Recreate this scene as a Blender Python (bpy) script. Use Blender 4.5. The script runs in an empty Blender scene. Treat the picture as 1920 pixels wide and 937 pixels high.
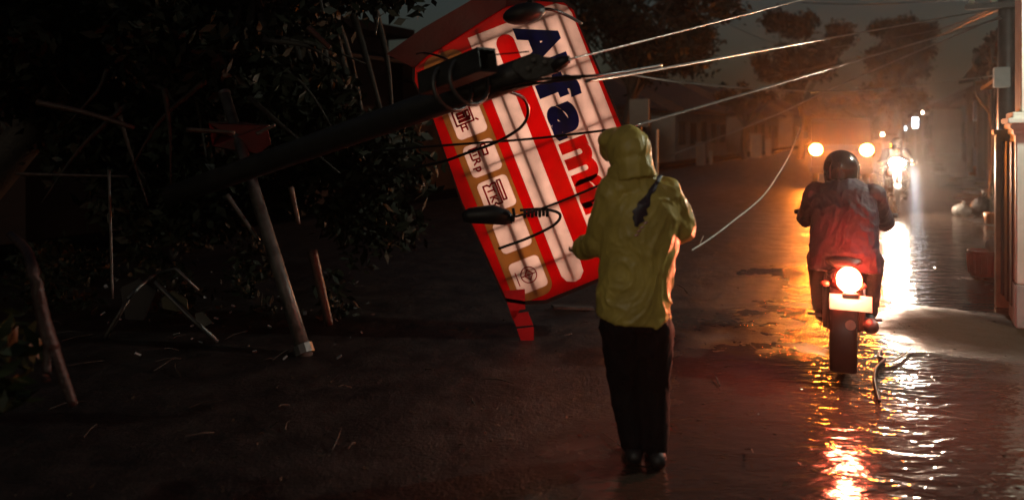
import bpy, bmesh, math, random
import numpy as np
from mathutils import Vector, Matrix, noise, Euler
R = math.radians
random.seed(7)
rng = np.random.default_rng(7)
S = bpy.context.scene
COL = S.collection

# ------------------------------------------------------------------ camera, sky, light, exposure
F, CX, CY, EYE = 1386.0, 960.0, 245.0, 1.7      # focal length and principal point in photo pixels, eye height
cam_d = bpy.data.cameras.new('camera')
cam = bpy.data.objects.new('camera', cam_d)
COL.objects.link(cam)
cam.location = (0, 0, EYE)
cam.rotation_euler = (R(90), 0, 0)
cam_d.sensor_width = 36
cam_d.lens = 36 * F / 1920
cam_d.shift_y = (CY - 468.5) / 1920
cam_d.clip_start = 0.05
cam_d.clip_end = 2000
cam_d.dof.use_dof = True
cam_d.dof.focus_distance = 5.6
cam_d.dof.aperture_fstop = 1.0
S.camera = cam

SUN_ELEV, SUN_AZ = 22, 200          # dim fill added behind the camera to light the raincoat's back; azimuth from +Y clockwise
w = bpy.data.worlds.new('World')
S.world = w
w.use_nodes = True
nt = w.node_tree
nt.nodes.clear()
o_ = nt.nodes.new('ShaderNodeOutputWorld')
bg = nt.nodes.new('ShaderNodeBackground')
sky = nt.nodes.new('ShaderNodeTexSky')
sky.sky_type = 'NISHITA'
sky.sun_disc = False
sky.sun_elevation = R(SUN_ELEV)
sky.sun_rotation = R(SUN_AZ)
sky.air_density = 1.5
sky.dust_density = 4
hs = nt.nodes.new('ShaderNodeHueSaturation')
hs.inputs['Saturation'].default_value = 0.95
nt.links.new(sky.outputs[0], hs.inputs['Color'])
nt.links.new(hs.outputs[0], bg.inputs[0])
nt.links.new(bg.outputs[0], o_.inputs[0])
bg.inputs[1].default_value = 0.0082
sd = bpy.data.lights.new('fill_sun', 'SUN')
sd.energy = 0.17
sd.angle = R(12)
sd.color = (1.0, 0.96, 0.86)
sun = bpy.data.objects.new('fill_sun', sd)
COL.objects.link(sun)
az, el = R(SUN_AZ), R(SUN_ELEV)
sdir = Vector((math.sin(az) * math.cos(el), math.cos(az) * math.cos(el), math.sin(el)))
sun.rotation_euler = sdir.to_track_quat('Z', 'Y').to_euler()
sun.location = (2, -20, 20)

S.view_settings.view_transform = 'Standard'
S.view_settings.look = 'None'
S.view_settings.exposure = 0
S.view_settings.gamma = 1
cy = S.cycles
cy.use_denoising = True
cy.max_bounces = 7
cy.diffuse_bounces = 2
cy.glossy_bounces = 3
cy.transmission_bounces = 6
cy.volume_bounces = 0
cy.transparent_max_bounces = 8
cy.sample_clamp_indirect = 4
cy.sample_clamp_direct = 0
cy.caustics_reflective = False
cy.caustics_refractive = False

# ------------------------------------------------------------------ materials
def new_mat(name):
    m = bpy.data.materials.new(name)
    m.use_nodes = True
    n = m.node_tree
    n.nodes.clear()
    out = n.nodes.new('ShaderNodeOutputMaterial')
    return m, n, out

def mat(name, col, rough=0.5, var=0.35, scale=6.0, bump=0.1, metal=0.0, coat=0.0, spec=0.5, bscale=None, dirt=None):
    """principled surface with uneven colour, uneven gloss and fine relief"""
    m, n, out = new_mat(name)
    p = n.nodes.new('ShaderNodeBsdfPrincipled')
    n.links.new(p.outputs[0], out.inputs[0])
    tc = n.nodes.new('ShaderNodeTexCoord')
    no = n.nodes.new('ShaderNodeTexNoise')
    no.inputs['Scale'].default_value = scale
    no.inputs['Detail'].default_value = 6
    no.inputs['Roughness'].default_value = 0.65
    n.links.new(tc.outputs['Object'], no.inputs['Vector'])
    cr = n.nodes.new('ShaderNodeValToRGB')
    d = dirt or tuple(c * (1 - var) for c in col)
    cr.color_ramp.elements[0].position = 0.35
    cr.color_ramp.elements[0].color = (*d, 1)
    cr.color_ramp.elements[1].position = 0.65
    cr.color_ramp.elements[1].color = (*col, 1)
    n.links.new(no.outputs['Fac'], cr.inputs[0])
    n.links.new(cr.outputs[0], p.inputs['Base Color'])
    mr = n.nodes.new('ShaderNodeMapRange')
    mr.inputs[3].default_value = max(0.03, rough * 0.75)
    mr.inputs[4].default_value = min(1, rough * 1.25)
    n.links.new(no.outputs['Fac'], mr.inputs[0])
    n.links.new(mr.outputs[0], p.inputs['Roughness'])
    p.inputs['Metallic'].default_value = metal
    p.inputs['Coat Weight'].default_value = coat
    p.inputs['Coat Roughness'].default_value = 0.12
    p.inputs['Specular IOR Level'].default_value = spec
    if bump:
        n2 = n.nodes.new('ShaderNodeTexNoise')
        n2.inputs['Scale'].default_value = bscale or scale * 6
        n2.inputs['Detail'].default_value = 4
        n.links.new(tc.outputs['Object'], n2.inputs['Vector'])
        b = n.nodes.new('ShaderNodeBump')
        b.inputs['Strength'].default_value = bump
        b.inputs['Distance'].default_value = 0.02
        n.links.new(n2.outputs['Fac'], b.inputs['Height'])
        n.links.new(b.outputs[0], p.inputs['Normal'])
    return m

def emit(name, col, strength):
    m, n, out = new_mat(name)
    e = n.nodes.new('ShaderNodeEmission')
    e.inputs[0].default_value = (*col, 1)
    e.inputs[1].default_value = strength
    n.links.new(e.outputs[0], out.inputs[0])
    return m

def film(name, col, var=0.12):
    """sign face: translucent plastic sheet with a faint gloss and rain grime"""
    m, n, out = new_mat(name)
    tc = n.nodes.new('ShaderNodeTexCoord')
    no = n.nodes.new('ShaderNodeTexNoise')
    no.inputs['Scale'].default_value = 5
    no.inputs['Detail'].default_value = 7
    n.links.new(tc.outputs['Object'], no.inputs['Vector'])
    cr = n.nodes.new('ShaderNodeValToRGB')
    cr.color_ramp.elements[0].position = 0.3
    cr.color_ramp.elements[0].color = (*[c * (1 - var * 2) for c in col], 1)
    cr.color_ramp.elements[1].position = 0.62
    cr.color_ramp.elements[1].color = (*col, 1)
    n.links.new(no.outputs['Fac'], cr.inputs[0])
    t = n.nodes.new('ShaderNodeBsdfTranslucent')
    d = n.nodes.new('ShaderNodeBsdfDiffuse')
    g = n.nodes.new('ShaderNodeBsdfGlossy')
    g.inputs['Roughness'].default_value = 0.18
    n.links.new(cr.outputs[0], t.inputs[0])
    n.links.new(cr.outputs[0], d.inputs[0])
    mx = n.nodes.new('ShaderNodeMixShader')
    mx.inputs[0].default_value = 0.25
    n.links.new(t.outputs[0], mx.inputs[1])
    n.links.new(d.outputs[0], mx.inputs[2])
    m2 = n.nodes.new('ShaderNodeMixShader')
    m2.inputs[0].default_value = 0.035
    n.links.new(mx.outputs[0], m2.inputs[1])
    n.links.new(g.outputs[0], m2.inputs[2])
    n.links.new(m2.outputs[0], out.inputs[0])
    return m

M = {}
M['black_metal'] = mat('black_metal', (0.018, 0.018, 0.02), 0.45, bump=0.05)
M['steel'] = mat('steel', (0.16, 0.155, 0.15), 0.4, metal=0.6, bump=0.06)
M['chrome'] = mat('chrome', (0.5, 0.5, 0.5), 0.15, metal=1.0, bump=0)
M['rubber'] = mat('rubber', (0.012, 0.012, 0.012), 0.55, bump=0.2)
M['bike_paint'] = mat('bike_paint', (0.03, 0.012, 0.012), 0.25, coat=0.6, bump=0)
M['bike_black'] = mat('bike_black', (0.015, 0.015, 0.016), 0.35, bump=0.03)
M['vinyl'] = mat('vinyl', (0.02, 0.02, 0.02), 0.4, bump=0.15, bscale=90)
M['pole_metal'] = mat('pole_metal', (0.05, 0.05, 0.047), 0.42, var=0.5, scale=9, bump=0.12)
M['post_paint'] = mat('post_paint', (0.11, 0.10, 0.09), 0.4, var=0.75, scale=7, bump=0.2)
M['bark'] = mat('bark', (0.045, 0.034, 0.025), 0.7, var=0.5, scale=12, bump=0.6, bscale=40)
M['wet_branch'] = mat('wet_branch', (0.10, 0.06, 0.045), 0.4, var=0.5, scale=14, bump=0.4)
M['leaf'] = mat('leaf', (0.020, 0.022, 0.010), 0.6, spec=0.25, var=0.5, scale=1.3, bump=0)
M['leaf_pale'] = mat('leaf_pale', (0.03, 0.038, 0.010), 0.4, var=0.5, scale=1.3, bump=0)
M['leaf_far'] = mat('leaf_far', (0.018, 0.016, 0.010), 0.8, spec=0.15, var=0.5, scale=0.8, bump=0)
M['cable'] = mat('cable', (0.012, 0.012, 0.012), 0.35, bump=0)
M['wire'] = mat('wire', (0.35, 0.33, 0.30), 0.35, metal=0.7, bump=0)
M['pale_wire'] = mat('pale_wire', (0.75, 0.68, 0.6), 0.35, var=0.4, scale=20, bump=0)
M['concrete'] = mat('concrete', (0.22, 0.20, 0.175), 0.5, var=0.45, scale=3, bump=0.25)
M['apron'] = mat('apron', (0.034, 0.021, 0.013), 0.8, spec=0.08, var=0.8, scale=1.7, bump=0.5, bscale=34)
M['white_wall'] = mat('white_wall', (0.78, 0.77, 0.68), 0.5, var=0.18, scale=2.2, bump=0.08, dirt=(0.55, 0.55, 0.46))
M['grey_base'] = mat('grey_base', (0.42, 0.43, 0.40), 0.5, var=0.3, scale=4, bump=0.1)
M['gate_paint'] = mat('gate_paint', (0.42, 0.30, 0.17), 0.4, var=0.45, scale=5, bump=0.12)
M['gate_dark'] = mat('gate_dark', (0.09, 0.06, 0.04), 0.5, var=0.5, scale=5, bump=0.15)
M['house_wall'] = mat('house_wall', (0.24, 0.19, 0.15), 0.8, var=0.4, scale=0.8, bump=0.1)
M['house_pale'] = mat('house_pale', (0.40, 0.34, 0.28), 0.8, var=0.35, scale=0.8, bump=0.1)
M['roof_tile'] = mat('roof_tile', (0.12, 0.05, 0.035), 0.7, var=0.5, scale=2, bump=0.3)
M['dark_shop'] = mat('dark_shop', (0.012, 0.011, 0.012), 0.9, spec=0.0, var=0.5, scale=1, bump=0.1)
M['shutter'] = mat('shutter', (0.02, 0.02, 0.022), 0.7, spec=0.1, var=0.4, scale=2, bump=0.05)
M['dark_glass'] = mat('dark_glass', (0.01, 0.01, 0.012), 0.08, var=0.2, bump=0)
M['red_plastic'] = mat('red_plastic', (0.6, 0.09, 0.05), 0.4, var=0.4, scale=6, bump=0.15)
M['red_panel'] = mat('red_panel', (0.12, 0.006, 0.008), 0.4, var=0.5, scale=5, bump=0.1)
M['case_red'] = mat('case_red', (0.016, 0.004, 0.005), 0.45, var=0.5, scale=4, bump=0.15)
M['white_bag'] = mat('white_bag', (0.5, 0.48, 0.44), 0.35, var=0.3, scale=8, bump=0.4)
M['khaki'] = mat('khaki', (0.11, 0.10, 0.06), 0.5, var=0.5, scale=8, bump=0.3)
M['orange_plastic'] = mat('orange_plastic', (0.5, 0.16, 0.04), 0.4, var=0.3, bump=0.05)
M['raincoat'] = mat('raincoat', (0.72, 0.54, 0.12), 0.42, var=0.25, scale=3.5, bump=0.3, bscale=18, dirt=(0.42, 0.30, 0.07))
M['coat_print'] = mat('coat_print', (0.035, 0.03, 0.05), 0.4, var=0.4, scale=20, bump=0.1)
M['trousers'] = mat('trousers', (0.007, 0.006, 0.007), 0.8, spec=0.2, var=0.4, scale=12, bump=0.3)
M['navy_jacket'] = mat('navy_jacket', (0.05, 0.038, 0.065), 0.6, spec=0.3, var=0.4, scale=7, bump=0.35, bscale=30)
M['jeans'] = mat('jeans', (0.03, 0.025, 0.03), 0.7, var=0.4, scale=14, bump=0.3)
M['skin'] = mat('skin', (0.30, 0.16, 0.10), 0.5, var=0.15, scale=20, bump=0.05)
M['shoe'] = mat('shoe', (0.02, 0.018, 0.018), 0.5, bump=0.1)
M['hair'] = mat('hair', (0.01, 0.008, 0.007), 0.5, bump=0.3)
M['eye'] = mat('eye', (0.5, 0.5, 0.48), 0.15, bump=0)
M['helmet'] = mat('helmet', (0.022, 0.018, 0.018), 0.2, coat=0.6, bump=0)
M['truck_paint'] = mat('truck_paint', (0.02, 0.016, 0.013), 0.35, coat=0.4, bump=0.03)
M['plate'] = mat('plate', (0.5, 0.48, 0.46), 0.4, var=0.15, bump=0.02)
M['reflector'] = mat('reflector', (0.75, 0.35, 0.28), 0.15, coat=0.8, bump=0)
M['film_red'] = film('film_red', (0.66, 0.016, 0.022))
M['film_white'] = film('film_white', (0.92, 0.70, 0.60), 0.13)
M['film_tan'] = film('film_tan', (0.50, 0.27, 0.11))
M['film_blue'] = film('film_blue', (0.02, 0.04, 0.26))
M['film_red_print'] = film('film_red_print', (0.95, 0.012, 0.03))
M['ink_red'] = film('ink_red', (0.55, 0.02, 0.03))
M['sign_glow'] = emit('sign_glow', (1.0, 0.90, 0.82), 2.3)
M['amber_lamp'] = emit('amber_lamp', (1.0, 0.22, 0.022), 1050)
M['white_lamp'] = emit('white_lamp', (1.0, 0.78, 0.58), 2200)
M['tail_glow'] = emit('tail_glow', (1.0, 0.06, 0.025), 520)
M['tail_core'] = emit('tail_core', (1.0, 0.28, 0.14), 800)
M['cold_lamp'] = emit('cold_lamp', (0.75, 0.88, 1.0), 22)
M['warm_lamp'] = emit('warm_lamp', (1.0, 0.75, 0.5), 40)
M['added_bulb'] = emit('added_bulb', (0.96, 1.0, 0.84), 3700)  # bulb of the unseen lamp added to brighten the pillar

def road_material():
    m, n, out = new_mat('wet_road')
    L = n.links.new
    N = n.nodes.new
    p = N('ShaderNodeBsdfPrincipled')
    L(p.outputs[0], out.inputs[0])
    g = N('ShaderNodeTexCoord')
    def nz(scale, detail=4, rough=0.55, vec=None, dist=0.0):
        t = N('ShaderNodeTexNoise')
        t.inputs['Scale'].default_value = scale
        t.inputs['Detail'].default_value = detail
        t.inputs['Roughness'].default_value = rough
        t.inputs['Distortion'].default_value = dist
        L(vec or g.outputs['Object'], t.inputs['Vector'])
        return t
    # standing water lies in the lane on the right: distance from the street's axis, broken up by noise
    mp = N('ShaderNodeMapping')
    mp.vector_type = 'TEXTURE'
    mp.inputs['Rotation'].default_value = (0, 0, R(-28.7))
    mp.inputs['Location'].default_value = (2.6, 5.0, 0)
    L(g.outputs['Object'], mp.inputs[0])
    sx = N('ShaderNodeSeparateXYZ')
    L(mp.outputs[0], sx.inputs[0])
    ab = N('ShaderNodeMath'); ab.operation = 'ABSOLUTE'
    L(sx.outputs[0], ab.inputs[0])
    n1 = nz(0.55, 5, 0.6)
    ad = N('ShaderNodeMath'); ad.operation = 'MULTIPLY_ADD'
    L(n1.outputs['Fac'], ad.inputs[0]); ad.inputs[1].default_value = 4.6
    L(ab.outputs[0], ad.inputs[2])
    wm = N('ShaderNodeMapRange')
    wm.inputs[1].default_value = 3.9; wm.inputs[2].default_value = 3.1
    wm.inputs[3].default_value = 0; wm.inputs[4].default_value = 1
    L(ad.outputs[0], wm.inputs[0])
    # silt washed out of the gateway: a matt brown bank just above the water
    mp3 = N('ShaderNodeMapping'); mp3.vector_type = 'TEXTURE'
    mp3.inputs['Location'].default_value = (3.95, 6.22, 0)
    mp3.inputs['Rotation'].default_value = (0, 0, R(-14))
    mp3.inputs['Scale'].default_value = (1.0, 1.0, 1.0)
    L(g.outputs['Object'], mp3.inputs[0])
    vl = N('ShaderNodeVectorMath'); vl.operation = 'LENGTH'
    L(mp3.outputs[0], vl.inputs[0])
    n3 = nz(1.6, 6, 0.6)
    sa = N('ShaderNodeMath'); sa.operation = 'MULTIPLY_ADD'
    L(n3.outputs['Fac'], sa.inputs[0]); sa.inputs[1].default_value = 0.9; L(vl.outputs['Value'], sa.inputs[2])
    sm = N('ShaderNodeMapRange'); sm.interpolation_type = 'SMOOTHSTEP'
    sm.inputs[1].default_value = 1.50; sm.inputs[2].default_value = 0.85; sm.inputs[3].default_value = 0; sm.inputs[4].default_value = 1
    L(sa.outputs[0], sm.inputs[0])
    inv = N('ShaderNodeMath'); inv.operation = 'SUBTRACT'; inv.inputs[0].default_value = 1
    L(sm.outputs[0], inv.inputs[1])
    wet = N('ShaderNodeMath'); wet.operation = 'MULTIPLY'
    L(wm.outputs[0], wet.inputs[0]); L(inv.outputs[0], wet.inputs[1])
    wm = wet
    # colours
    n2 = nz(3.0, 8, 0.7)
    cr = N('ShaderNodeValToRGB')
    cr.color_ramp.elements[0].position = 0.3; cr.color_ramp.elements[0].color = (0.011, 0.009, 0.009, 1)
    cr.color_ramp.elements[1].position = 0.7; cr.color_ramp.elements[1].color = (0.036, 0.028, 0.026, 1)
    L(n2.outputs['Fac'], cr.inputs[0])
    mc = N('ShaderNodeMix'); mc.data_type = 'RGBA'
    L(wm.outputs[0], mc.inputs['Factor']); L(cr.outputs[0], mc.inputs['A'])
    mc.inputs['B'].default_value = (0.045, 0.030, 0.022, 1)
    m3 = N('ShaderNodeMix'); m3.data_type = 'RGBA'
    L(sm.outputs[0], m3.inputs['Factor']); L(mc.outputs['Result'], m3.inputs['A'])
    m3.inputs['B'].default_value = (0.030, 0.018, 0.010, 1)
    L(m3.outputs['Result'], p.inputs['Base Color'])
    # gloss
    rr = N('ShaderNodeMapRange'); rr.inputs[1].default_value = 0.3; rr.inputs[2].default_value = 0.7
    rr.inputs[3].default_value = 0.28; rr.inputs[4].default_value = 0.55
    L(n2.outputs['Fac'], rr.inputs[0])
    mr = N('ShaderNodeMix')
    L(wm.outputs[0], mr.inputs['Factor']); L(rr.outputs[0], mr.inputs['A']); mr.inputs['B'].default_value = 0.13
    m4 = N('ShaderNodeMix')
    L(sm.outputs[0], m4.inputs['Factor']); L(mr.outputs['Result'], m4.inputs['A']); m4.inputs['B'].default_value = 0.85
    L(m4.outputs['Result'], p.inputs['Roughness'])
    sl = N('ShaderNodeMapRange'); sl.inputs[3].default_value = 0.5; sl.inputs[4].default_value = 0.05
    L(sm.outputs[0], sl.inputs[0])
    L(sl.outputs[0], p.inputs['Specular IOR Level'])
    p.inputs['IOR'].default_value = 1.38
    # relief: stone chips under a wet film, wind ripples on the water
    a1 = nz(38, 5, 0.7)
    a2 = nz(5, 4, 0.6)
    asp = N('ShaderNodeMath'); asp.operation = 'MULTIPLY_ADD'
    L(a2.outputs['Fac'], asp.inputs[0]); asp.inputs[1].default_value = 2.0; L(a1.outputs['Fac'], asp.inputs[2])
    mp2 = N('ShaderNodeMapping')
    mp2.inputs['Rotation'].default_value = (0, 0, R(24))
    mp2.inputs['Scale'].default_value = (0.55, 1.35, 1)
    L(g.outputs['Object'], mp2.inputs[0])
    r1 = nz(3.4, 3, 0.55, mp2.outputs[0], 0.8)
    r2 = nz(15, 2, 0.5, mp2.outputs[0], 0.3)
    rip = N('ShaderNodeMath'); rip.operation = 'MULTIPLY_ADD'
    L(r1.outputs['Fac'], rip.inputs[0]); rip.inputs[1].default_value = 3.0; L(r2.outputs['Fac'], rip.inputs[2])
    b1 = N('ShaderNodeBump'); b1.inputs['Strength'].default_value = 0.8; b1.inputs['Distance'].default_value = 0.014
    L(asp.outputs[0], b1.inputs['Height'])
    b2 = N('ShaderNodeBump'); b2.inputs['Strength'].default_value = 0.60; b2.inputs['Distance'].default_value = 0.011
    L(rip.outputs[0], b2.inputs['Height'])
    mn = N('ShaderNodeMix'); mn.data_type = 'VECTOR'
    L(wm.outputs[0], mn.inputs['Factor']); L(b1.outputs[0], mn.inputs['A']); L(b2.outputs[0], mn.inputs['B'])
    L(mn.outputs['Result'], p.inputs['Normal'])
    return m
M['road'] = road_material()

# ------------------------------------------------------------------ geometry helpers
def P(px, py, d):
    """the point that a pixel of the photograph shows at distance d"""
    return Vector(((px - CX) * d / F, d, EYE - (py - CY) * d / F))

def G(px, py, z=0.0):
    d = (EYE - z) * F / (py - CY)
    return Vector(((px - CX) * d / F, d, z))

class MB:
    def __init__(self):
        self.v, self.f = [], []
    def add(self, vs, fs):
        b = len(self.v)
        self.v += [tuple(v) for v in vs]
        self.f += [tuple(i + b for i in f) for f in fs]
        return self
    def box(self, c, s, rot=None, taper=1.0):
        c = Vector(c)
        m = rot if isinstance(rot, Matrix) else (Euler(rot).to_matrix() if rot else Matrix.Identity(3))
        vs = []
        for z in (-.5, .5):
            k = taper if z > 0 else 1.0
            for x, y in ((-.5, -.5), (.5, -.5), (.5, .5), (-.5, .5)):
                vs.append(c + m @ Vector((x * s[0] * k, y * s[1] * k, z * s[2])))
        return self.add(vs, [(3, 2, 1, 0), (4, 5, 6, 7), (0, 1, 5, 4), (1, 2, 6, 5), (2, 3, 7, 6), (3, 0, 4, 7)])
    def tube(self, pts, r, seg=8, ref=None, cap=True):
        pts = [Vector(p) for p in pts]
        n = len(pts)
        rs = r if isinstance(r, (list, tuple)) else [r] * n
        ref = Vector(ref) if ref else None
        vs = []
        for i, p in enumerate(pts):
            t = (pts[min(i + 1, n - 1)] - pts[max(i - 1, 0)]).normalized()
            rf = ref if ref else (Vector((0, 0, 1)) if abs(t.z) < 0.9 else Vector((0, 1, 0)))
            a = t.cross(rf)
            if a.length < 1e-5:
                a = t.cross(Vector((1, 0.3, 0)))
            a.normalize()
            b = a.cross(t).normalized()
            rx, ry = rs[i] if isinstance(rs[i], (list, tuple)) else (rs[i], rs[i])
            for k in range(seg):
                th = 2 * math.pi * k / seg
                vs.append(p + a * (rx * math.cos(th)) + b * (ry * math.sin(th)))
        fs = []
        for i in range(n - 1):
            for k in range(seg):
                k2 = (k + 1) % seg
                fs.append((i * seg + k, i * seg + k2, (i + 1) * seg + k2, (i + 1) * seg + k))
        if cap:
            fs.append(tuple(range(seg))[::-1])
            fs.append(tuple((n - 1) * seg + k for k in range(seg)))
        return self.add(vs, fs)
    def ball(self, c, r, u=12, v=8, rot=None):
        c = Vector(c)
        r = r if isinstance(r, (list, tuple)) else (r, r, r)
        m = Euler(rot).to_matrix() if rot else Matrix.Identity(3)
        vs = [c + m @ Vector((0, 0, -r[2]))]
        for j in range(1, v):
            ph = -math.pi / 2 + math.pi * j / v
            for k in range(u):
                th = 2 * math.pi * k / u
                vs.append(c + m @ Vector((r[0] * math.cos(ph) * math.cos(th), r[1] * math.cos(ph) * math.sin(th), r[2] * math.sin(ph))))
        vs.append(c + m @ Vector((0, 0, r[2])))
        fs = [(0, 1 + (k + 1) % u, 1 + k) for k in range(u)]
        for j in range(v - 2):
            for k in range(u):
                k2 = (k + 1) % u
                a = 1 + j * u
                fs.append((a + k, a + k2, a + u + k2, a + u + k))
        top = len(vs) - 1
        a = 1 + (v - 2) * u
        fs += [(a + k, a + (k + 1) % u, top) for k in range(u)]
        return self.add(vs, fs)
    def dome(self, c, r, sgn=1, u=18, v=10):
        """a lens: domed towards +Y or -Y, flat behind"""
        b = len(self.v)
        self.ball(c, r, u, v)
        for i in range(b, len(self.v)):
            x, y, z = self.v[i]
            if (y - c[1]) * sgn < 0:
                self.v[i] = (x, c[1] - sgn * 0.002 * (1 + abs(y - c[1]) / r[1]), z)
        return self
    def torus(self, c, R0, r0, axis='x', u=28, v=8, sy=1.0):
        c = Vector(c)
        vs, fs = [], []
        for i in range(u):
            a = 2 * math.pi * i / u
            for j in range(v):
                b = 2 * math.pi * j / v
                rad = R0 + r0 * math.cos(b)
                h = r0 * sy * math.sin(b)
                q = (h, rad * math.cos(a), rad * math.sin(a)) if axis == 'x' else (rad * math.cos(a), rad * math.sin(a), h)
                vs.append(c + Vector(q))
        for i in range(u):
            for j in range(v):
                fs.append((i * v + j, ((i + 1) % u) * v + j, ((i + 1) % u) * v + (j + 1) % v, i * v + (j + 1) % v))
        return self.add(vs, fs)
    def prism(self, poly, depth, to):
        """extrude a 2-D outline; to(x, y, z) places each corner"""
        n = len(poly)
        vs = [to(x, y, 0) for x, y in poly] + [to(x, y, -depth) for x, y in poly]
        fs = [tuple(range(n)), tuple(range(2 * n - 1, n - 1, -1))]
        fs += [(i, i + n, (i + 1) % n + n, (i + 1) % n) for i in range(n)]
        return self.add(vs, fs)
    def build(self, name, m, parent=None, smooth=False, bevel=0.0):
        me = bpy.data.meshes.new(name)
        me.from_pydata(self.v, [], self.f)
        bm = bmesh.new()
        bm.from_mesh(me)
        bmesh.ops.recalc_face_normals(bm, faces=bm.faces)
        if bevel:
            bmesh.ops.bevel(bm, geom=[e for e in bm.edges if e.calc_face_angle(0) > 0.6], offset=bevel, segments=2, affect='EDGES', clamp_overlap=True)
        bm.to_mesh(me)
        bm.free()
        return link(name, me, m, parent, smooth)

def link(name, me, m, parent=None, smooth=False):
    if m is not None:
        me.materials.clear()
        me.materials.append(m)
    if smooth:
        for p in me.polygons:
            p.use_smooth = True
    o = bpy.data.objects.new(name, me)
    COL.objects.link(o)
    if parent:
        o.parent = parent
    return o

def tag(o, label, cat, group=None, kind=None):
    if label: o['label'] = label
    if cat: o['category'] = cat
    if group: o['group'] = group
    if kind: o['kind'] = kind
    return o

def thing(name, label, cat, loc=(0, 0, 0), rz=0.0, group=None):
    o = bpy.data.objects.new(name, None)
    COL.objects.link(o)
    o.location = loc
    o.rotation_euler = (0, 0, rz)
    o.empty_display_size = 0.2
    return tag(o, label, cat, group)

def struct(o):
    o['kind'] = 'structure'
    return o

def copy_tree(o, parent=None):
    c = o.copy()
    COL.objects.link(c)
    c.parent = parent
    for ch in list(o.children):
        copy_tree(ch, c)
    return c

def flesh(name, mb, m, parent, voxel=0.012, smooth=4, wrinkle=0.0, wscale=9.0):
    """weld overlapping limbs into one continuous skin"""
    me = bpy.data.meshes.new(name + '_raw')
    me.from_pydata(mb.v, [], mb.f)
    bm = bmesh.new(); bm.from_mesh(me)
    bmesh.ops.recalc_face_normals(bm, faces=bm.faces)
    bm.to_mesh(me); bm.free()
    t = bpy.data.objects.new(name + '_raw', me)
    COL.objects.link(t)
    r = t.modifiers.new('r', 'REMESH'); r.mode = 'VOXEL'; r.voxel_size = voxel
    s = t.modifiers.new('s', 'SMOOTH'); s.factor = 0.5; s.iterations = smooth
    bpy.context.view_layer.update()
    dg = bpy.context.evaluated_depsgraph_get()
    out = bpy.data.meshes.new_from_object(t.evaluated_get(dg))
    bpy.data.objects.remove(t)
    if wrinkle:
        nv = [v.normal.copy() for v in out.vertices]
        for v, nn in zip(out.vertices, nv):
            # cloth folds: broad slack, then narrow ridges that run mostly downwards and bend
            w0 = noise.noise(v.co * 3.1) * 0.25
            q = Vector((v.co.x + w0, v.co.y, v.co.z * 0.38 + w0 * 0.6)) * wscale
            rid = (1 - abs(noise.noise(q * 1.6 + Vector((3, 1, 7))))) ** 5
            rid2 = (1 - abs(noise.noise(q * 3.3 + Vector((9, 4, 2))))) ** 6
            k = noise.noise(q * 0.7) * 0.45 + rid * 0.75 + rid2 * 0.30 - 0.35
            v.co += nn * (wrinkle * k)
    out.name = name
    return link(name, out, m, parent, True)

def curve_pts(pts, n=24):
    """smooth curve through the given points"""
    pts = [Vector(p) for p in pts]
    q = [pts[0] * 2 - pts[1]] + pts + [pts[-1] * 2 - pts[-2]]
    out = []
    for i in range(1, len(q) - 2):
        for k in range(n):
            t = k / n
            a, b, c, d = q[i - 1], q[i], q[i + 1], q[i + 2]
            out.append(0.5 * ((2 * b) + (c - a) * t + (2 * a - 5 * b + 4 * c - d) * t * t + (3 * b - a - 3 * c + d) * t ** 3))
    out.append(pts[-1])
    return out

def leaves(clumps, size, per, seed=0, droop=0.3):
    """many small folded leaf faces spread through ellipsoid clumps [(centre, radius)]"""
    g = np.random.default_rng(seed)
    V, Fc = [], []
    for c, r in clumps:
        n = max(12, int(per * r * r))
        d = g.normal(size=(n, 3))
        d /= np.linalg.norm(d, axis=1)[:, None]
        rad = r * g.uniform(0.25, 1.0, n) ** 0.55 * (1 + 0.25 * g.normal(size=n))
        pos = np.array(c) + d * rad[:, None] * np.array([1, 1, 0.75])
        a = g.normal(size=(n, 3)); a[:, 2] -= droop; a /= np.linalg.norm(a, axis=1)[:, None]
        b = np.cross(a, g.normal(size=(n, 3))); b /= np.linalg.norm(b, axis=1)[:, None]
        s = size * g.uniform(0.6, 1.5, n)[:, None]
        p0 = pos - a * s; p2 = pos + a * s
        p1 = pos + b * s * 0.42; p3 = pos - b * s * 0.42
        base = len(V)
        q = np.stack([p0, p1, p2, p3], 1).reshape(-1, 3)
        V += q.tolist()
        Fc += [(base + 4 * i, base + 4 * i + 1, base + 4 * i + 2, base + 4 * i + 3) for i in range(n)]
    mb = MB(); mb.v = [tuple(x) for x in V]; mb.f = Fc
    return mb

def raw_build(mb, name, m, parent):
    me = bpy.data.meshes.new(name)
    me.from_pydata(mb.v, [], mb.f)
    return link(name, me, m, parent)

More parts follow.
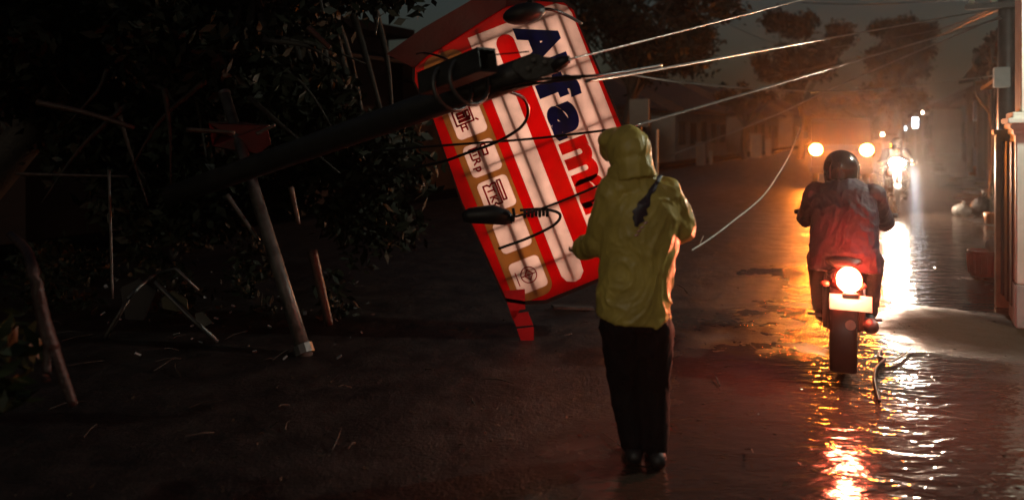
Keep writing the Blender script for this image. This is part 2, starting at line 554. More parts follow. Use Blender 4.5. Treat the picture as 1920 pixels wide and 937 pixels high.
def tree(name, label, base, height, crown_c, crown_r, m_leaf, seed, per=90, leaf=0.16, group=None, nclump=26, cat='tree', limb=0.16):
    g = random.Random(seed)
    t = thing(name, label, cat, base, 0, group)
    base = Vector(base)
    cc = Vector(crown_c) - base
    tb = MB()
    top = Vector((cc.x * 0.8, cc.y * 0.8, cc.z + crown_r[2] * 0.3))
    trunk = curve_pts([(0, 0, -0.1), (0.08 * cc.x + g.uniform(-.2, .2), 0.08 * cc.y, height * 0.22), (cc.x * .45, cc.y * .45, cc.z * 0.6), top], 6)
    n = len(trunk)
    tb.tube(trunk, [limb * (1.25 - 0.95 * i / (n - 1)) for i in range(n)], 9)
    clumps = []
    for k in range(nclump):
        while True:
            q = Vector((g.uniform(-1, 1), g.uniform(-1, 1), g.uniform(-1, 1)))
            if 0.35 < q.length < 1.0:
                break
        c = cc + Vector((q.x * crown_r[0], q.y * crown_r[1], q.z * crown_r[2]))
        r = min(crown_r) * g.uniform(0.18, 0.42)
        clumps.append((tuple(c), r))
        s = trunk[int(n * g.uniform(0.5, 0.95))]
        mid = s.lerp(c, 0.5) + Vector((g.uniform(-.2, .2), g.uniform(-.2, .2), g.uniform(0, .3)))
        tb.tube(curve_pts([s, mid, c], 4), [limb * 0.42 * (1 - 0.8 * i / 8) for i in range(9)], 6)
    tb.build('trunk', M['bark'], t, True)
    raw_build(leaves(clumps, leaf, per, seed), 'crown', m_leaf, t)
    return t

# street axes
SD = Vector((0.480, 0.877, 0)).normalized()      # along the street, away from the camera
SN = Vector((0.877, -0.480, 0)).normalized()     # across it, to the right
SRZ = math.atan2(SD.y, SD.x) - math.pi / 2       # rotation that turns +Y onto the street's direction
def right_edge(y): return Vector((4.4 + 0.547 * (y - 6.4), y, 0))
def left_edge(y): return Vector((9.0 + 0.547 * (y - 36), y, 0))

# ------------------------------------------------------------------ ground
mb = MB()
n = 40
for i in range(n + 1):
    for j in range(n + 1):
        mb.v.append((-200 + 400 * i / n, -60 + 320 * j / n, 0))
for i in range(n):
    for j in range(n):
        a = i * (n + 1) + j
        mb.f.append((a, a + n + 1, a + n + 2, a + 1))
struct(mb.build('road', M['road']))

# kerbed pavement along the far left of the street
mb = MB()
a, b = left_edge(4), left_edge(110)
ce = (a + b) / 2 - SN * 0.9
mb.box(ce + Vector((0, 0, 0.05)), (1.6, (b - a).length, 0.14), (0, 0, SRZ))
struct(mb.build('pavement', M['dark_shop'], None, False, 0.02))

# ------------------------------------------------------------------ buildings
def building(name, label, origin, along, depth, height, m_wall, roof='gable', bays=3, group=None, side=1, roof_m=None, door_m=None, cat='building'):
    """origin = the facade's near corner on the street, the facade runs along SD; side=+1 faces +SN (stands left of the street)"""
    t = thing(name, label, cat, origin, SRZ, group)
    s = -side                       # the body lies on the side away from the street
    w = MB()
    w.box((s * depth / 2, along / 2, height / 2), (depth, along, height))
    wall = w.build('wall', m_wall, t)
    rm = roof_m or M['roof_tile']
    r = MB()
    if roof == 'gable':
        e, rise = 0.6, min(2.2, depth * 0.3)
        x0, x1 = s * (-e), s * (depth + e)
        xm = s * depth / 2
        zt = height + 0.003
        for q in (0.0,):
            r.add([(x0, -e, zt - .15), (x0, along + e, zt - .15), (xm, along + e * .3, zt + rise), (xm, -e * .3, zt + rise), (x1, -e, zt - .15), (x1, along + e, zt - .15),
                   (x0, -e, zt - .29), (x0, along + e, zt - .29), (x1, -e, zt - .29), (x1, along + e, zt - .29)],
                  [(0, 1, 2, 3), (3, 2, 5, 4), (0, 3, 4, 8, 6), (1, 7, 9, 5, 2), (0, 6, 7, 1), (4, 5, 9, 8), (6, 8, 9, 7)])
    else:
        r.box((s * (depth / 2 - 0.35), along / 2, height + 0.11), (depth + 0.7, along + 0.2, 0.2))
    r.build('roof', rm, t)
    if roof != 'gable':
        MB().box((side * 0.55, along / 2, height - 0.55), (1.1, along - .1, 0.07), (0, R(side * 10), 0)).build('awning', M['shutter'], t)
    bw = along / bays
    for k in range(bays):
        yc = bw * (k + 0.5)
        if k == bays // 2 or roof != 'gable':
            wd = min(2.6, bw * 0.72) if roof != 'gable' else 1.0
            d_ = MB().box((side * 0.015, yc, 1.12), (0.05, wd, 2.2)).build('door' if roof == 'gable' else 'roller_shutter', door_m or M['shutter'], t)
            f = MB()
            if roof != 'gable':
                for q in range(11):
                    f.box((side * 0.05, yc, 0.2 + q * 0.2), (0.022, wd - 0.04, 0.15))
                f.build('slat', M['shutter'], d_)
            else:
                f.box((side * 0.06, yc + 0.38, 1.05), (0.05, 0.04, 0.16)).build('handle', M['steel'], d_)
        else:
            fr = MB()
            for dy in (-0.62, 0, 0.62):
                fr.box((side * 0.02, yc + dy, 1.55), (0.09, 0.07, 1.27))
            for dz in (-0.6, 0.6):
                fr.box((side * 0.025, yc, 1.55 + dz), (0.09, 1.31, 0.07))
            wf = fr.build('window', M['gate_dark'], t)
            for dy in (-0.31, 0.31):
                MB().box((side * 0.012, yc + dy, 1.55), (0.02, 0.55, 1.13)).build('pane', M['dark_glass'], wf)
    return t

off = SN * (-1.9)
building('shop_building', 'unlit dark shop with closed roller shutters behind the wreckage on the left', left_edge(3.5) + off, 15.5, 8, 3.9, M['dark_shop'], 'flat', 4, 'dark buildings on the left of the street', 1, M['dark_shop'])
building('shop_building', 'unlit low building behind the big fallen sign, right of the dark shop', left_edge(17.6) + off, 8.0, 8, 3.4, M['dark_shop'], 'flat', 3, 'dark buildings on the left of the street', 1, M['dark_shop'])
building('house', 'brown single storey house just right of the hooded person, under the near tree', left_edge(27.0) + off, 9, 7, 2.9, M['house_wall'], 'gable', 3, 'houses on the left of the street')
building('house', 'pale walled house with tiled roof in the middle of the far left row', left_edge(38.5) + off, 12, 7, 3.0, M['house_pale'], 'gable', 5, 'houses on the left of the street')
building('house', 'brown house under the two distant trees, farther along the left row', left_edge(54) + off, 16, 8, 3.2, M['house_wall'], 'gable', 5, 'houses on the left of the street')
building('house', 'farthest dark house of the left row behind the amber headlights', left_edge(76) + off, 22, 8, 3.4, M['house_wall'], 'gable', 5, 'houses on the left of the street')
ro = SN * 1.6
building('shophouse', 'narrow brown shophouse with awning just beyond the gate on the right', right_edge(12.6) + ro, 5.4, 6, 3.3, M['house_wall'], 'flat', 2, 'shophouses on the right of the street', -1, None, M['gate_dark'])
building('shophouse', 'second shophouse on the right, taller and darker', right_edge(19.2) + ro, 8, 6, 4.0, M['house_wall'], 'flat', 2, 'shophouses on the right of the street', -1, None, M['gate_dark'])
building('house', 'far house with gabled roof at the right end of the street', right_edge(33) + ro, 14, 8, 3.4, M['house_wall'], 'gable', 3, 'houses on the right of the street', -1)
building('house', 'last dim house at the far end of the street, right of the headlights', right_edge(56) + ro * 0.2, 26, 8, 3.6, M['house_wall'], 'gable', 4, 'houses on the right of the street', -1)

# a pair of pale shop columns in front of the first shophouse
for k, (px, d, hgt, lab) in enumerate(((1862, 20.0, 3.2, 'thick brown column carrying the shophouse awning, nearest the gate'), (1838, 23.0, 3.1, 'second brown awning column beyond the thick one'), (1818, 26.0, 3.0, 'farthest brown awning column on the right'))):
    c = P(px, 245, d); c.z = 0
    t = thing('column', lab, 'column', c, SRZ, 'awning columns on the right')
    MB().box((0, 0, hgt / 2 + .12), (0.2, 0.2, hgt - 0.24)).build('shaft', M['house_pale'] if k == 1 else M['house_wall'], t, False, 0.01)
    MB().box((0, 0, 0.06), (0.3, 0.3, 0.12)).build('base', M['concrete'], t, False, 0.01)
    MB().box((0, 0, hgt + 0.05), (0.28, 0.28, 0.1)).build('capital', M['house_wall'], t, False, 0.01)

# ------------------------------------------------------------------ white gate pillar, gate, lamp
def pillar():
    c = G(1903, 615)
    t = thing('gate_pillar', 'white painted pillar with a projecting ledge at the right edge of the picture', 'pillar', c, SRZ)
    # local x runs across the street, the near-left corner of the shaft is the origin
    MB().box((0.31, 0.25, 0.19), (0.62, 0.5, 0.38)).build('plinth', M['grey_base'], t, False, 0.012)
    MB().box((0.31, 0.25, 0.38 + 0.645), (0.605, 0.485, 1.29)).build('lower_shaft', M['white_wall'], t, False, 0.01)
    mb = MB()
    for z, k in ((1.69, 0.64), (1.735, 0.69), (1.785, 0.73), (1.83, 0.66)):
        mb.box((0.31, 0.25, z), (k, k - 0.12, 0.05 if z < 1.8 else 0.06))
    mb.build('ledge', M['white_wall'], t, False, 0.008)
    MB().box((0.325, 0.25, 2.56), (0.56, 0.44, 1.40)).build('upper_shaft', M['white_wall'], t, False, 0.01)
    MB().box((0.325, 0.25, 3.31), (0.70, 0.58, 0.10)).build('cap', M['white_wall'], t, False, 0.01)
    return t
pillar()

def gate():
    a = G(1880, 577); b = G(1903, 607)
    t = thing('gate', 'brown gate of upright boards between the white pillar and its post', 'gate', a, 0)
    v = b - a
    L = v.length
    u = v.normalized()
    rz = math.atan2(u.y, u.x)
    t.rotation_euler = (0, 0, rz)
    MB().box((-0.055, 0, 0.83), (0.11, 0.11, 1.66)).build('post', M['gate_paint'], t, False, 0.008)
    MB().box((-0.055, 0, 1.685), (0.15, 0.15, 0.05)).build('post_cap', M['gate_paint'], t, False, 0.006)
    nb = 5
    src = None
    for k in range(nb):
        x = 0.02 + (L - 0.04) * (k + 0.5) / nb
        w_ = (L - 0.04) / nb
        if src is None:
            src = MB().box((0, 0, 0), (w_ - 0.018, 0.03, 1.46)).build('board', M['gate_dark'], t, False, 0.004)
            o = src
        else:
            o = src.copy(); COL.objects.link(o); o.parent = t
        o.location = (x, 0.012 * ((k % 2) - 0.5), 0.87)
    for z in (0.22, 1.40, 1.60):
        MB().box((L / 2, 0.040, z), (L - 0.01, 0.05, 0.07)).build('rail', M['gate_paint'], t, False, 0.005)
    MB().tube([(0.1, 0.075, 0.9), (0.1, 0.115, 0.9), (0.1, 0.115, 1.05), (0.1, 0.075, 1.05)], 0.01, 6).build('handle', M['steel'], t)
gate()

def added_lamp():
    """a lamp added above the frame, out of view, to light the pillar"""
    c = Vector((4.78, 5.45, 0))
    t = thing('added_lamp', 'lamp post with a small shade, added unseen above the picture to light the white pillar', 'lamp', c, 0)
    MB().tube([(0.25, 0, -0.05), (0.25, 0, 3.2), (0.2, 0, 3.38), (0.02, 0.0, 3.4)], 0.035, 8).build('post', M['steel'], t, True)
    MB().tube([(0, 0, 3.46), (0, 0, 3.42), (0, 0, 3.33)], [0.03, 0.07, 0.16], 14, None, False).build('shade', M['steel'], t, True)
    MB().ball((0, 0, 3.34), 0.05).build('bulb', M['added_bulb'], t, True)
added_lamp()

# ------------------------------------------------------------------ standing utility pole on the right and the slack lines
def standing_pole():
    c = P(1889, 245, 12); c.z = 0
    t = thing('utility_pole', 'dark standing utility pole behind the gate, where the loose lines end', 'utility pole', c, SRZ)
    MB().tube([(0, 0, -.05), (0, 0, 2.4), (0, 0, 6.5)], [0.15, 0.14, 0.11], 12).build('shaft', M['pole_metal'], t, True)
    MB().box((0, -0.16, 3.72), (1.2, 0.09, 0.09)).build('crossarm', M['pole_metal'], t, False, 0.005)
    for x in (-.5, -.2, .2, .5):
        MB().tube([(x, -0.16, 3.765), (x, -0.16, 3.80), (x, -0.16, 3.84), (x, -0.16, 3.89)], [0.025, 0.05, 0.03, 0.04], 8).build('insulator', M['white_wall'], t, True)
    MB().box((-0.1, -0.24, 2.55), (0.22, 0.18, 0.32)).build('junction_box', M['grey_base'], t, False, 0.01)
standing_pole()

def line(name, label, pts, r, m, group=None, n=20, cat='wire', seg=6):
    ps = curve_pts(pts, n)
    o = MB().tube(ps, r, seg).build(name, m, None, True)
    return tag(o, label, cat, group)

gl = 'loose overhead lines pulled down by the fallen pole'
line('overhead_line', 'topmost pale line rising from the fallen pole tip to the top of the picture', [P(1063, 113, 3.55), P(1280, 58, 4.6), P(1500, 1, 7), P(1700, -52, 11)], 0.0058, M['wire'], gl)
line('overhead_line', 'second pale line from the top, running from the sign to the right pole', [P(1100, 152, 3.8), P(1240, 129, 5), P(1555, 72, 9.2), P(1883, 14, 12)], 0.011, M['wire'], gl)
line('overhead_line', 'third pale line, crossing the long flat line left of the amber lights', [P(1190, 236, 7.0), P(1390, 178, 8.5), P(1575, 123, 10), P(1884, 33, 12)], 0.0135, M['wire'], gl)
line('overhead_line', 'lowest sloping pale line, ending above the roadside posts', [P(1255, 292, 12.5), P(1440, 222, 12), P(1580, 157, 11.8), P(1886, 27, 12)], 0.0145, M['wire'], gl)
line('overhead_line', 'nearly level pale line across the dark trees above the amber headlights', [P(1180, 140, 8), P(1290, 156, 9), P(1450, 168, 10), P(1625, 169, 11), P(1884, 140, 12)], 0.012, M['wire'], gl)
gd = 'dark lines against the night sky on the right'
for k, (a_, b_, c_, lab) in enumerate((
        ((1420, 150, 30), (1680, 92, 20), (1890, 12, 12), 'dark line sloping up to the right pole, lowest of the sky lines'),
        ((1560, 90, 30), (1740, 60, 20), (1892, 5, 12), 'dark line crossing the tree tops toward the right pole'),
        ((1500, 6, 16), (1650, 8, 14), (1890, -6, 12), 'nearly level dark line along the top edge of the picture'),
        ((1300, 8, 30), (1400, 62, 28), (1500, 96, 26), 'thin dark line falling in front of the left sky gap'))):
    line('sky_line', lab, [P(*a_), P(*b_), P(*c_)], 0.010, M['cable'], gd)
line('dangling_wire', 'thin pale wire that hangs in a curve left of the motorcyclist', [P(1500, 240, 10), P(1484, 282, 9.2), P(1462, 322, 8.6), P(1428, 370, 8.1), P(1370, 418, 7.7), P(1330, 448, 7.4), P(1297, 469, 7.2)], 0.0085, M['pale_wire'])
line('dangling_wire', 'short stub of wire on the end of the thin curved wire', [P(1312, 461, 7.3), P(1315, 450, 7.3), P(1319, 442, 7.3)], 0.006, M['pale_wire'])

# ------------------------------------------------------------------ the fallen sign
SIGN_D = 6.0
K = SIGN_D / F                              # metres per photo pixel on the sign
UX = Vector((0.3648, 0.9311)); VX = Vector((0.9311, -0.3648))
ORG = Vector((776, 135))
def sign_fallen():
    base = P(990, 640, SIGN_D); base.z = 0.0
    t = thing('fallen_sign', 'big fallen red and white shop sign lying on its side behind the hooded person', 'sign', base)
    tilt = 0.0
    def uv(u, v, z=0.0):
        q = ORG + UX * u + VX * v
        w_ = P(q.x, q.y, SIGN_D)
        return w_ - base + Vector((0, -z, 0))
    def px(x, y, z=0.0):
        return P(x, y, SIGN_D) - base + Vector((0, -z, 0))
    def to_uv(z0):
        return lambda u, v, z: uv(u, v, z0 + z)
    def to_px(z0):
        return lambda x, y, z: px(x, y, z0 + z)
    def rrect(u0, v0, u1, v1, r, seg=5, corners=(1, 1, 1, 1)):
        out = []
        for (cu, cv, a0), on in zip(((u1 - r, v1 - r, 0), (u0 + r, v1 - r, 90), (u0 + r, v0 + r, 180), (u1 - r, v0 + r, 270)), corners):
            if on:
                for k in range(seg + 1):
                    a = R(a0 + 90 * k / seg)
                    out.append((cu + r * math.cos(a), cv + r * math.sin(a)))
            else:
                a = R(a0 + 45)
                out.append((cu + r * math.copysign(1, math.cos(a)), cv + r * math.copysign(1, math.sin(a))))
        return out
    def cells(mbb, fn, poly, z):
        mbb.prism(poly, 0.002, fn(z))
    # the red face, outline with its creased upper edge and bitten lower corner
    face = [(776, 152), (777, 126), (793, 109), (850, 74), (905, 38), (948, 12), (1010, 1), (1058, 4), (1076, 18), (1085, 45), (1166, 236), (1210, 335), (1258, 446), (1255, 466), (1200, 490), (1092, 536), (1023, 564), (985, 566), (962, 600), (948, 560), (866, 380), (812, 225)]
    def sheet(name, m, outline, holes, z, thick=0.003):
        """a flat sheet with windows cut out of it, in sign coordinates"""
        cu = bpy.data.curves.new('sheet', 'CURVE')
        cu.dimensions = '2D'
        cu.fill_mode = 'BOTH'
        for poly in [outline] + holes:
            sp = cu.splines.new('POLY')
            sp.points.add(len(poly) - 1)
            for k, (a_, b_) in enumerate(poly):
                sp.points[k].co = (a_ * K, b_ * K, 0, 1)
            sp.use_cyclic_u = True
        cu.extrude = thick / 2
        tmp = bpy.data.objects.new('sheet', cu)
        COL.objects.link(tmp)
        bpy.context.view_layer.update()
        me = bpy.data.meshes.new_from_object(tmp.evaluated_get(bpy.context.evaluated_depsgraph_get()))
        bpy.data.objects.remove(tmp)
        for q in me.vertices:
            c = q.co.copy()
            q.co = uv(c.x / K, c.y / K, z + c.z)
        return link(name, me, m, t)
    # white field with the slot for the red stripe, the narrow white band, the yellow band
    slot = [(-4 + 18 - 18 * math.cos(R(a)), 179.5 + 17.5 * math.sin(R(a))) for a in range(-90, 91, 15)]
    wpoly = [(-22, 117), (-22, 200), (-26, 250), (-22, 295), (-10, 312), (6, 316), (420, 316), (436, 308), (440, 295), (440, 225), (432, 207), (415, 197)] + [(u, v) for u, v in reversed(slot)] + [(440, 162), (463, 160), (474, 150), (476, 138), (470, 124), (458, 118), (420, 117)]
    band = rrect(-14, 19, 478, 98, 22)
    fuv = [((Vector(p) - ORG).dot(UX), (Vector(p) - ORG).dot(VX)) for p in face]
    icons = [48, 121, 197, 270, 350, 432]
    tiles = [rrect(u - 31, 31, u + 31, 91, 9) for u in icons]
    sheet('face', M['film_red'], fuv, [wpoly, band], 0.0)
    sheet('white_field', M['film_white'], wpoly, [], 0.001)
    sheet('yellow_band', M['film_tan'], band, tiles, 0.001)
    for tl in tiles:
        sheet('icon_tile', M['film_white'], tl, [], 0.002)
    # lettering, one letter at a time
    def glyph(ch, u, v, size, m, z, bold=0.0, sx=1.0, name='letter', rot=0):
        cu = bpy.data.curves.new('glyph', 'FONT')
        cu.body = ch
        cu.size = size * K
        cu.offset = bold * K
        cu.extrude = 0.0015
        cu.align_x = 'CENTER'
        cu.resolution_u = 5
        tmp = bpy.data.objects.new('glyph', cu)
        COL.objects.link(tmp)
        bpy.context.view_layer.update()
        me = bpy.data.meshes.new_from_object(tmp.evaluated_get(bpy.context.evaluated_depsgraph_get()))
        bpy.data.objects.remove(tmp)
        o_w = uv(u, v, z)
        X = (uv(u + 1, v, z) - o_w).normalized(); Y = (uv(u, v + 1, z) - o_w).normalized(); Z = X.cross(Y)
        for q in me.vertices:
            c = q.co.copy()
            c.x *= sx
            if rot:
                c = Matrix.Rotation(R(rot), 3, 'Z') @ c
            q.co = o_w + X * c.x + Y * c.y + Z * c.z
        return link(name, me, m, t)
    for ch, u, sx in (('A', 35, 1.05), ('l', 80, 1.2), ('f', 122, 1.35), ('a', 187, 1.35)):
        glyph(ch, u, 207, 98, M['film_blue'], 0.006, 5.5, sx)
    for ch, u, sx in (('m', 268, 1.15), ('a', 328, 1.15), ('r', 366, 1.2), ('t', 398, 1.25)):
        glyph(ch, u, 207, 98, M['film_red_print'], 0.006, 5.0, sx)
    # the printed symbols on the tiles: line drawings and small type
    def strokes(name, lines, r=1.7, m='ink_red'):
        mbb = MB()
        for ln in lines:
            for a_, b_ in zip(ln[:-1], ln[1:]):
                A = uv(*a_, 0.0075); B = uv(*b_, 0.0075)
                d = (B - A); L_ = d.length
                ang = math.atan2(-d.z, d.x)
                mbb.box((A + B) / 2, (L_ + r * K, 0.002, 2 * r * K), (0, ang, 0))
        return mbb.build(name, M[m], t)
    def rect(u0, v0, u1, v1): return [(u0, v0), (u1, v0), (u1, v1), (u0, v1), (u0, v0)]
    u = 121
    strokes('icon_print', [rect(u - 24, 38, u + 4, 72), rect(u - 18, 45, u - 8, 58), rect(u - 4, 45, u - 1, 66), [(u - 15, 45), (u - 15, 58)], [(u - 11, 45), (u - 11, 58)], [(u - 18, 62), (u - 6, 62), (u - 6, 68), (u - 18, 68), (u - 18, 62)], [(u + 2, 76), (u + 6, 80)]])
    glyph('H', u + 17, 50, 20, M['ink_red'], 0.0075, 0.6, 1.0, 'icon_letter', 90)
    u = 197
    strokes('icon_print', [[(u - 4, 42), (u - 22, 42), (u - 22, 58), (u - 4, 58)], [(u - 16, 46), (u - 16, 54)], [(u - 10, 46), (u - 10, 54)], rect(u - 24, 66, u - 4, 74)])
    glyph('R', u + 2, 42, 21, M['ink_red'], 0.0075, 0.7, 1, 'icon_letter')
    glyph('p', u + 17, 42, 21, M['ink_red'], 0.0075, 0.7, 1, 'icon_letter')
    u = 270
    strokes('icon_print', [[(u - 22, 42), (u + 18, 42), (u + 18, 50), (u + 14, 54), (u + 18, 58), (u + 18, 66), (u - 22, 66), (u - 22, 58), (u - 18, 54), (u - 22, 50), (u - 22, 42)], rect(u - 24, 70, u + 14, 76)])
    glyph('T', u - 10, 47, 20, M['ink_red'], 0.0075, 0.6, 1, 'icon_letter')
    glyph('K', u + 6, 47, 20, M['ink_red'], 0.0075, 0.6, 1, 'icon_letter')
    u = 432
    circ = [(u + 15 * math.cos(R(a)), 62 + 15 * math.sin(R(a))) for a in range(0, 361, 20)]
    strokes('icon_print', [circ, [(u - 10, 62), (u, 70), (u + 10, 62), (u, 54), (u - 10, 62)], [(u, 48), (u, 76)], [(u - 12, 39), (u + 14, 39)]], 1.0)
    # ribs of the steel lattice close behind the face, the light panel and the casing
    def rib(u0, v0, u1, v1, w_=4, z=-0.020):
        A, B = uv(u0, v0, z), uv(u1, v1, z)
        d = B - A
        return MB().box((A + B) / 2, (d.length, 0.03, w_ * K), (0, math.atan2(-d.z, d.x), 0))
    for v in (62, 137, 228, 262, 292):
        rib(-28, v, 470, v, 6 if v > 100 else 8).build('rib', M['black_metal'], t)
    for u in (-4, 100, 215, 330, 425):
        rib(u, 12, u, 325, 4.4, -0.022).build('cross_rib', M['black_metal'], t)
    MB().prism(rrect(-16, 14, 458, 322, 20), 0.01, to_uv(-0.19)).build('light_panel', M['sign_glow'], t)
    # casing walls: thin sheet round the box
    hull = [(776, 152), (777, 126), (793, 109), (850, 74), (905, 38), (948, 12), (1010, 1), (1058, 4), (1076, 18), (1085, 45), (1166, 236), (1258, 446), (1255, 466), (1200, 490), (1092, 536), (1023, 564), (985, 566), (948, 560), (866, 380), (812, 225)]
    mbb = MB()
    nh = len(hull)
    MB().prism(hull, 0.012, to_px(-0.212)).build('back_panel', M['black_metal'], t)
    cxm = Vector((sum(p[0] for p in hull) / nh, sum(p[1] for p in hull) / nh))
    for s_, z in ((0.993, 0.012), (0.993, -0.23), (1.014, -0.23), (1.014, 0.012)):
        for p in hull:
            q = cxm + (Vector(p) - cxm) * s_
            mbb.v.append(tuple(px(q.x, q.y, z)))
    for r_ in range(4):
        r2 = (r_ + 1) % 4
        for i in range(nh):
            i2 = (i + 1) % nh
            mbb.f.append((r_ * nh + i, r_ * nh + i2, r2 * nh + i2, r2 * nh + i))
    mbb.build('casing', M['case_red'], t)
    # torn casing flap standing proud above the upper edge, and the red strip hanging below
    mbb = MB()
    up = [(735, 108), (800, 62), (880, 16), (950, -26), (1020, -40)]
    lo = [(776, 128), (800, 108), (872, 62), (948, 14), (1040, -2)]
    for row, z in ((lo, 0.03), (up, 0.26)):
        for x, y in row:
            mbb.v.append(tuple(px(x, y, z)))
    for row, z in ((up, 0.272), (lo, 0.042)):
        for x, y in row:
            mbb.v.append(tuple(px(x, y, z)))
    for a_ in range(4):
        for i in range(4):
            b_ = (a_ + 1) % 4
            mbb.f.append((a_ * 5 + i, a_ * 5 + i + 1, b_ * 5 + i + 1, b_ * 5 + i))
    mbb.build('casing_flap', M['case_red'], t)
    strip = [(946, 556), (955, 582), (962, 600), (985, 590), (1004, 610), (1002, 630), (998, 640), (978, 646), (968, 628), (958, 598), (944, 560)]
    mbb = MB()
    for (w0, w1, y0, y1) in (((944, 984), (956, 985), 545, 582), ((958, 990), (968, 1000), 588, 612), ((969, 1001), (977, 1001), 616, 640)):
        q = [(w0[0], y0), (w0[1], y0 - 4), (w1[1], y1 - 3), (w1[0], y1)]
        mbb.prism(q, 0.004, to_px(0.012 if y0 < 560 else 0.0))
    mbb.build('torn_strip', mat('strip_red', (0.6, 0.02, 0.03), 0.35, var=0.3, bump=0.1), t)
    return t
sign_fallen()

# ------------------------------------------------------------------ fallen utility pole, its hardware and cables
def fallen_pole():
    A, B = P(1005, 128, 3.75), P(322, 366, 6.6)
    d = (B - A); Ln = d.length
    t = thing('fallen_pole', 'dark fallen utility pole slanting across the sign from the lower left', 'utility pole', A)
    ax = d.normalized()
    MB().tube([ax * (Ln * s) for s in (0, .25, .5, .75, 1)], [0.078, 0.082, 0.086, 0.088, 0.090], 14).build('shaft', M['pole_metal'], t, True)
    # square sleeve with an open end lying along the top of the shaft
    q0, q1 = P(915, 112, 3.62) - A, P(800, 158, 4.0) - A
    ex = (q1 - q0).normalized()
    ey = ex.cross(Vector((0, 0, 1))).normalized(); ez = ey.cross(ex)
    rot = Matrix((ex, ey, ez)).transposed()
    Lc = (q1 - q0).length
    mb = MB()
    for dy, dz, sy, sz in ((0, .055, .12, .012), (0, -.055, .12, .012), (.054, 0, .012, .098), (-.054, 0, .012, .098)):
        mb.box((q0 + q1) / 2 + ey * dy + ez * dz, (Lc, sy, sz), rot)
    mb.build('crossarm', M['pole_metal'], t, False, 0.003)
    mb = MB()
    for s in (0.35, 0.62):
        mb.torus((0, 0, 0), 0.125, 0.012, 'x', 18, 6)
        n_ = 18 * 6
        for i in range(len(mb.v) - n_, len(mb.v)):
            v = Vector(mb.v[i])
            mb.v[i] = tuple(q0.lerp(q1, s) + ey * 0.02 - ez * 0.06 + rot @ v)
    mb.build('clamp_band', M['steel'], t, True)
    # tip hardware: plate, bolts, dead-end clamps
    pl = [(962, 116), (985, 106), (1004, 101), (1020, 106), (1034, 108), (1050, 112), (1064, 108), (1066, 122), (1046, 136), (1004, 148), (985, 150), (960, 128)]
    mb = MB().prism(pl, 0.05, lambda x, y, z: P(x, y, 3.66) - A + Vector((0, -z, 0)))
    mb.build('tip_bracket', M['pole_metal'], t, False, 0.004)
    for x, y in ((1021, 116), (990, 128), (1000, 112)):
        MB().tube([P(x, y, 3.67) - A, P(x, y, 3.62) - A], 0.011, 6).build('bolt', M['steel'], t)
    MB().tube([P(1040, 126, 3.60) - A, P(1052, 116, 3.57) - A, P(1068, 110, 3.55) - A], [0.026, 0.03, 0.016], 8).build('dead_end_clamp', M['black_metal'], t, True)
fallen_pole()
gc = 'black cables hanging over the fallen sign'
line('cable', 'upper black cable leaving the pole tip level to the right across the sign', [P(925, 168, 3.9), P(985, 153, 3.7), P(1060, 145, 3.7), P(1135, 140, 3.8), P(1240, 122, 4.4)], 0.009, M['cable'], gc, cat='cable')
line('cable', 'black cable just under the upper one, bending at the letter f', [P(930, 172, 3.9), P(980, 161, 3.75), P(1030, 154, 3.72), P(1090, 146, 3.7)], 0.008, M['cable'], gc, cat='cable')
line('cable', 'thin black cable between the crossarm end and the letter A', [P(914, 104, 3.6), P(950, 101, 3.6), P(992, 97, 3.62)], 0.004, M['cable'], gc, cat='cable')
line('cable', 'straight black cable across the middle of the sign to the yellow hood', [P(700, 284, 5.0), P(830, 273, 4.8), P(1000, 260, 4.6), P(1165, 241, 4.4)], 0.0085, M['cable'], gc, cat='cable')
line('cable', 'black cable looping from the pole down to the left side of the sign', [P(955, 172, 4.0), P(982, 185, 4.1), P(990, 212, 4.2), P(975, 240, 4.3), P(930, 267, 4.5), P(870, 289, 4.7), P(830, 303, 4.8), P(760, 318, 5)], 0.0095, M['cable'], gc, cat='cable')
line('cable', 'black cable from the splice up to the hooded person shoulder', [P(960, 408, 4.8), P(1010, 393, 4.75), P(1070, 370, 4.7), P(1155, 334, 4.6)], 0.0085, M['cable'], gc, cat='cable')
line('cable', 'black cable doubling back in a tight loop below the splice', [P(975, 394, 4.8), P(1020, 392, 4.78), P(1050, 402, 4.76), P(1038, 422, 4.76), P(990, 446, 4.8), P(935, 466, 4.85)], 0.010, M['cable'], gc, cat='cable')
line('cable', 'black cable draped over the top corner of the sign', [P(780, 102, 5.2), P(800, 100, 5.2), P(830, 108, 5.0), P(845, 117, 4.6)], 0.008, M['cable'], gc, cat='cable')
line('cable', 'black cable curling from the dark lamp head along the top right edge of the sign', [P(1000, 20, 5.2), P(1030, 18, 5.2), P(1060, 28, 5.3), P(1090, 44, 5.5)], 0.012, M['cable'], gc, cat='cable')
def splice():
    t = thing('cable_splice', 'black cable closure with a ribbed clamp in front of the sign', 'cable closure', P(910, 412, 4.75))
    A = P(910, 412, 4.75)
    MB().tube([P(x, y, 4.75) - A for x, y in ((868, 408), (880, 404), (925, 402), (950, 408), (962, 412))], [(.03, .03), (.045, .05), (.055, .065), (.045, .05), (.02, .025)], 12).build('closure', M['black_metal'], t, True)
    mb = MB()
    for k in range(7):
        x = 984 + 7 * k
        mb.tube([P(x - 2.6, 401 - k * .4, 4.72) - A, P(x + 2.6, 401 - k * .4, 4.72) - A], 0.022 if k % 2 else 0.028, 8)
    mb.build('clamp', M['black_metal'], t)
    MB().tube([P(962, 390, 4.72) - A, P(964, 402, 4.72) - A, P(962, 416, 4.72) - A], 0.010, 6).build('bracket', M['black_metal'], t)
splice()
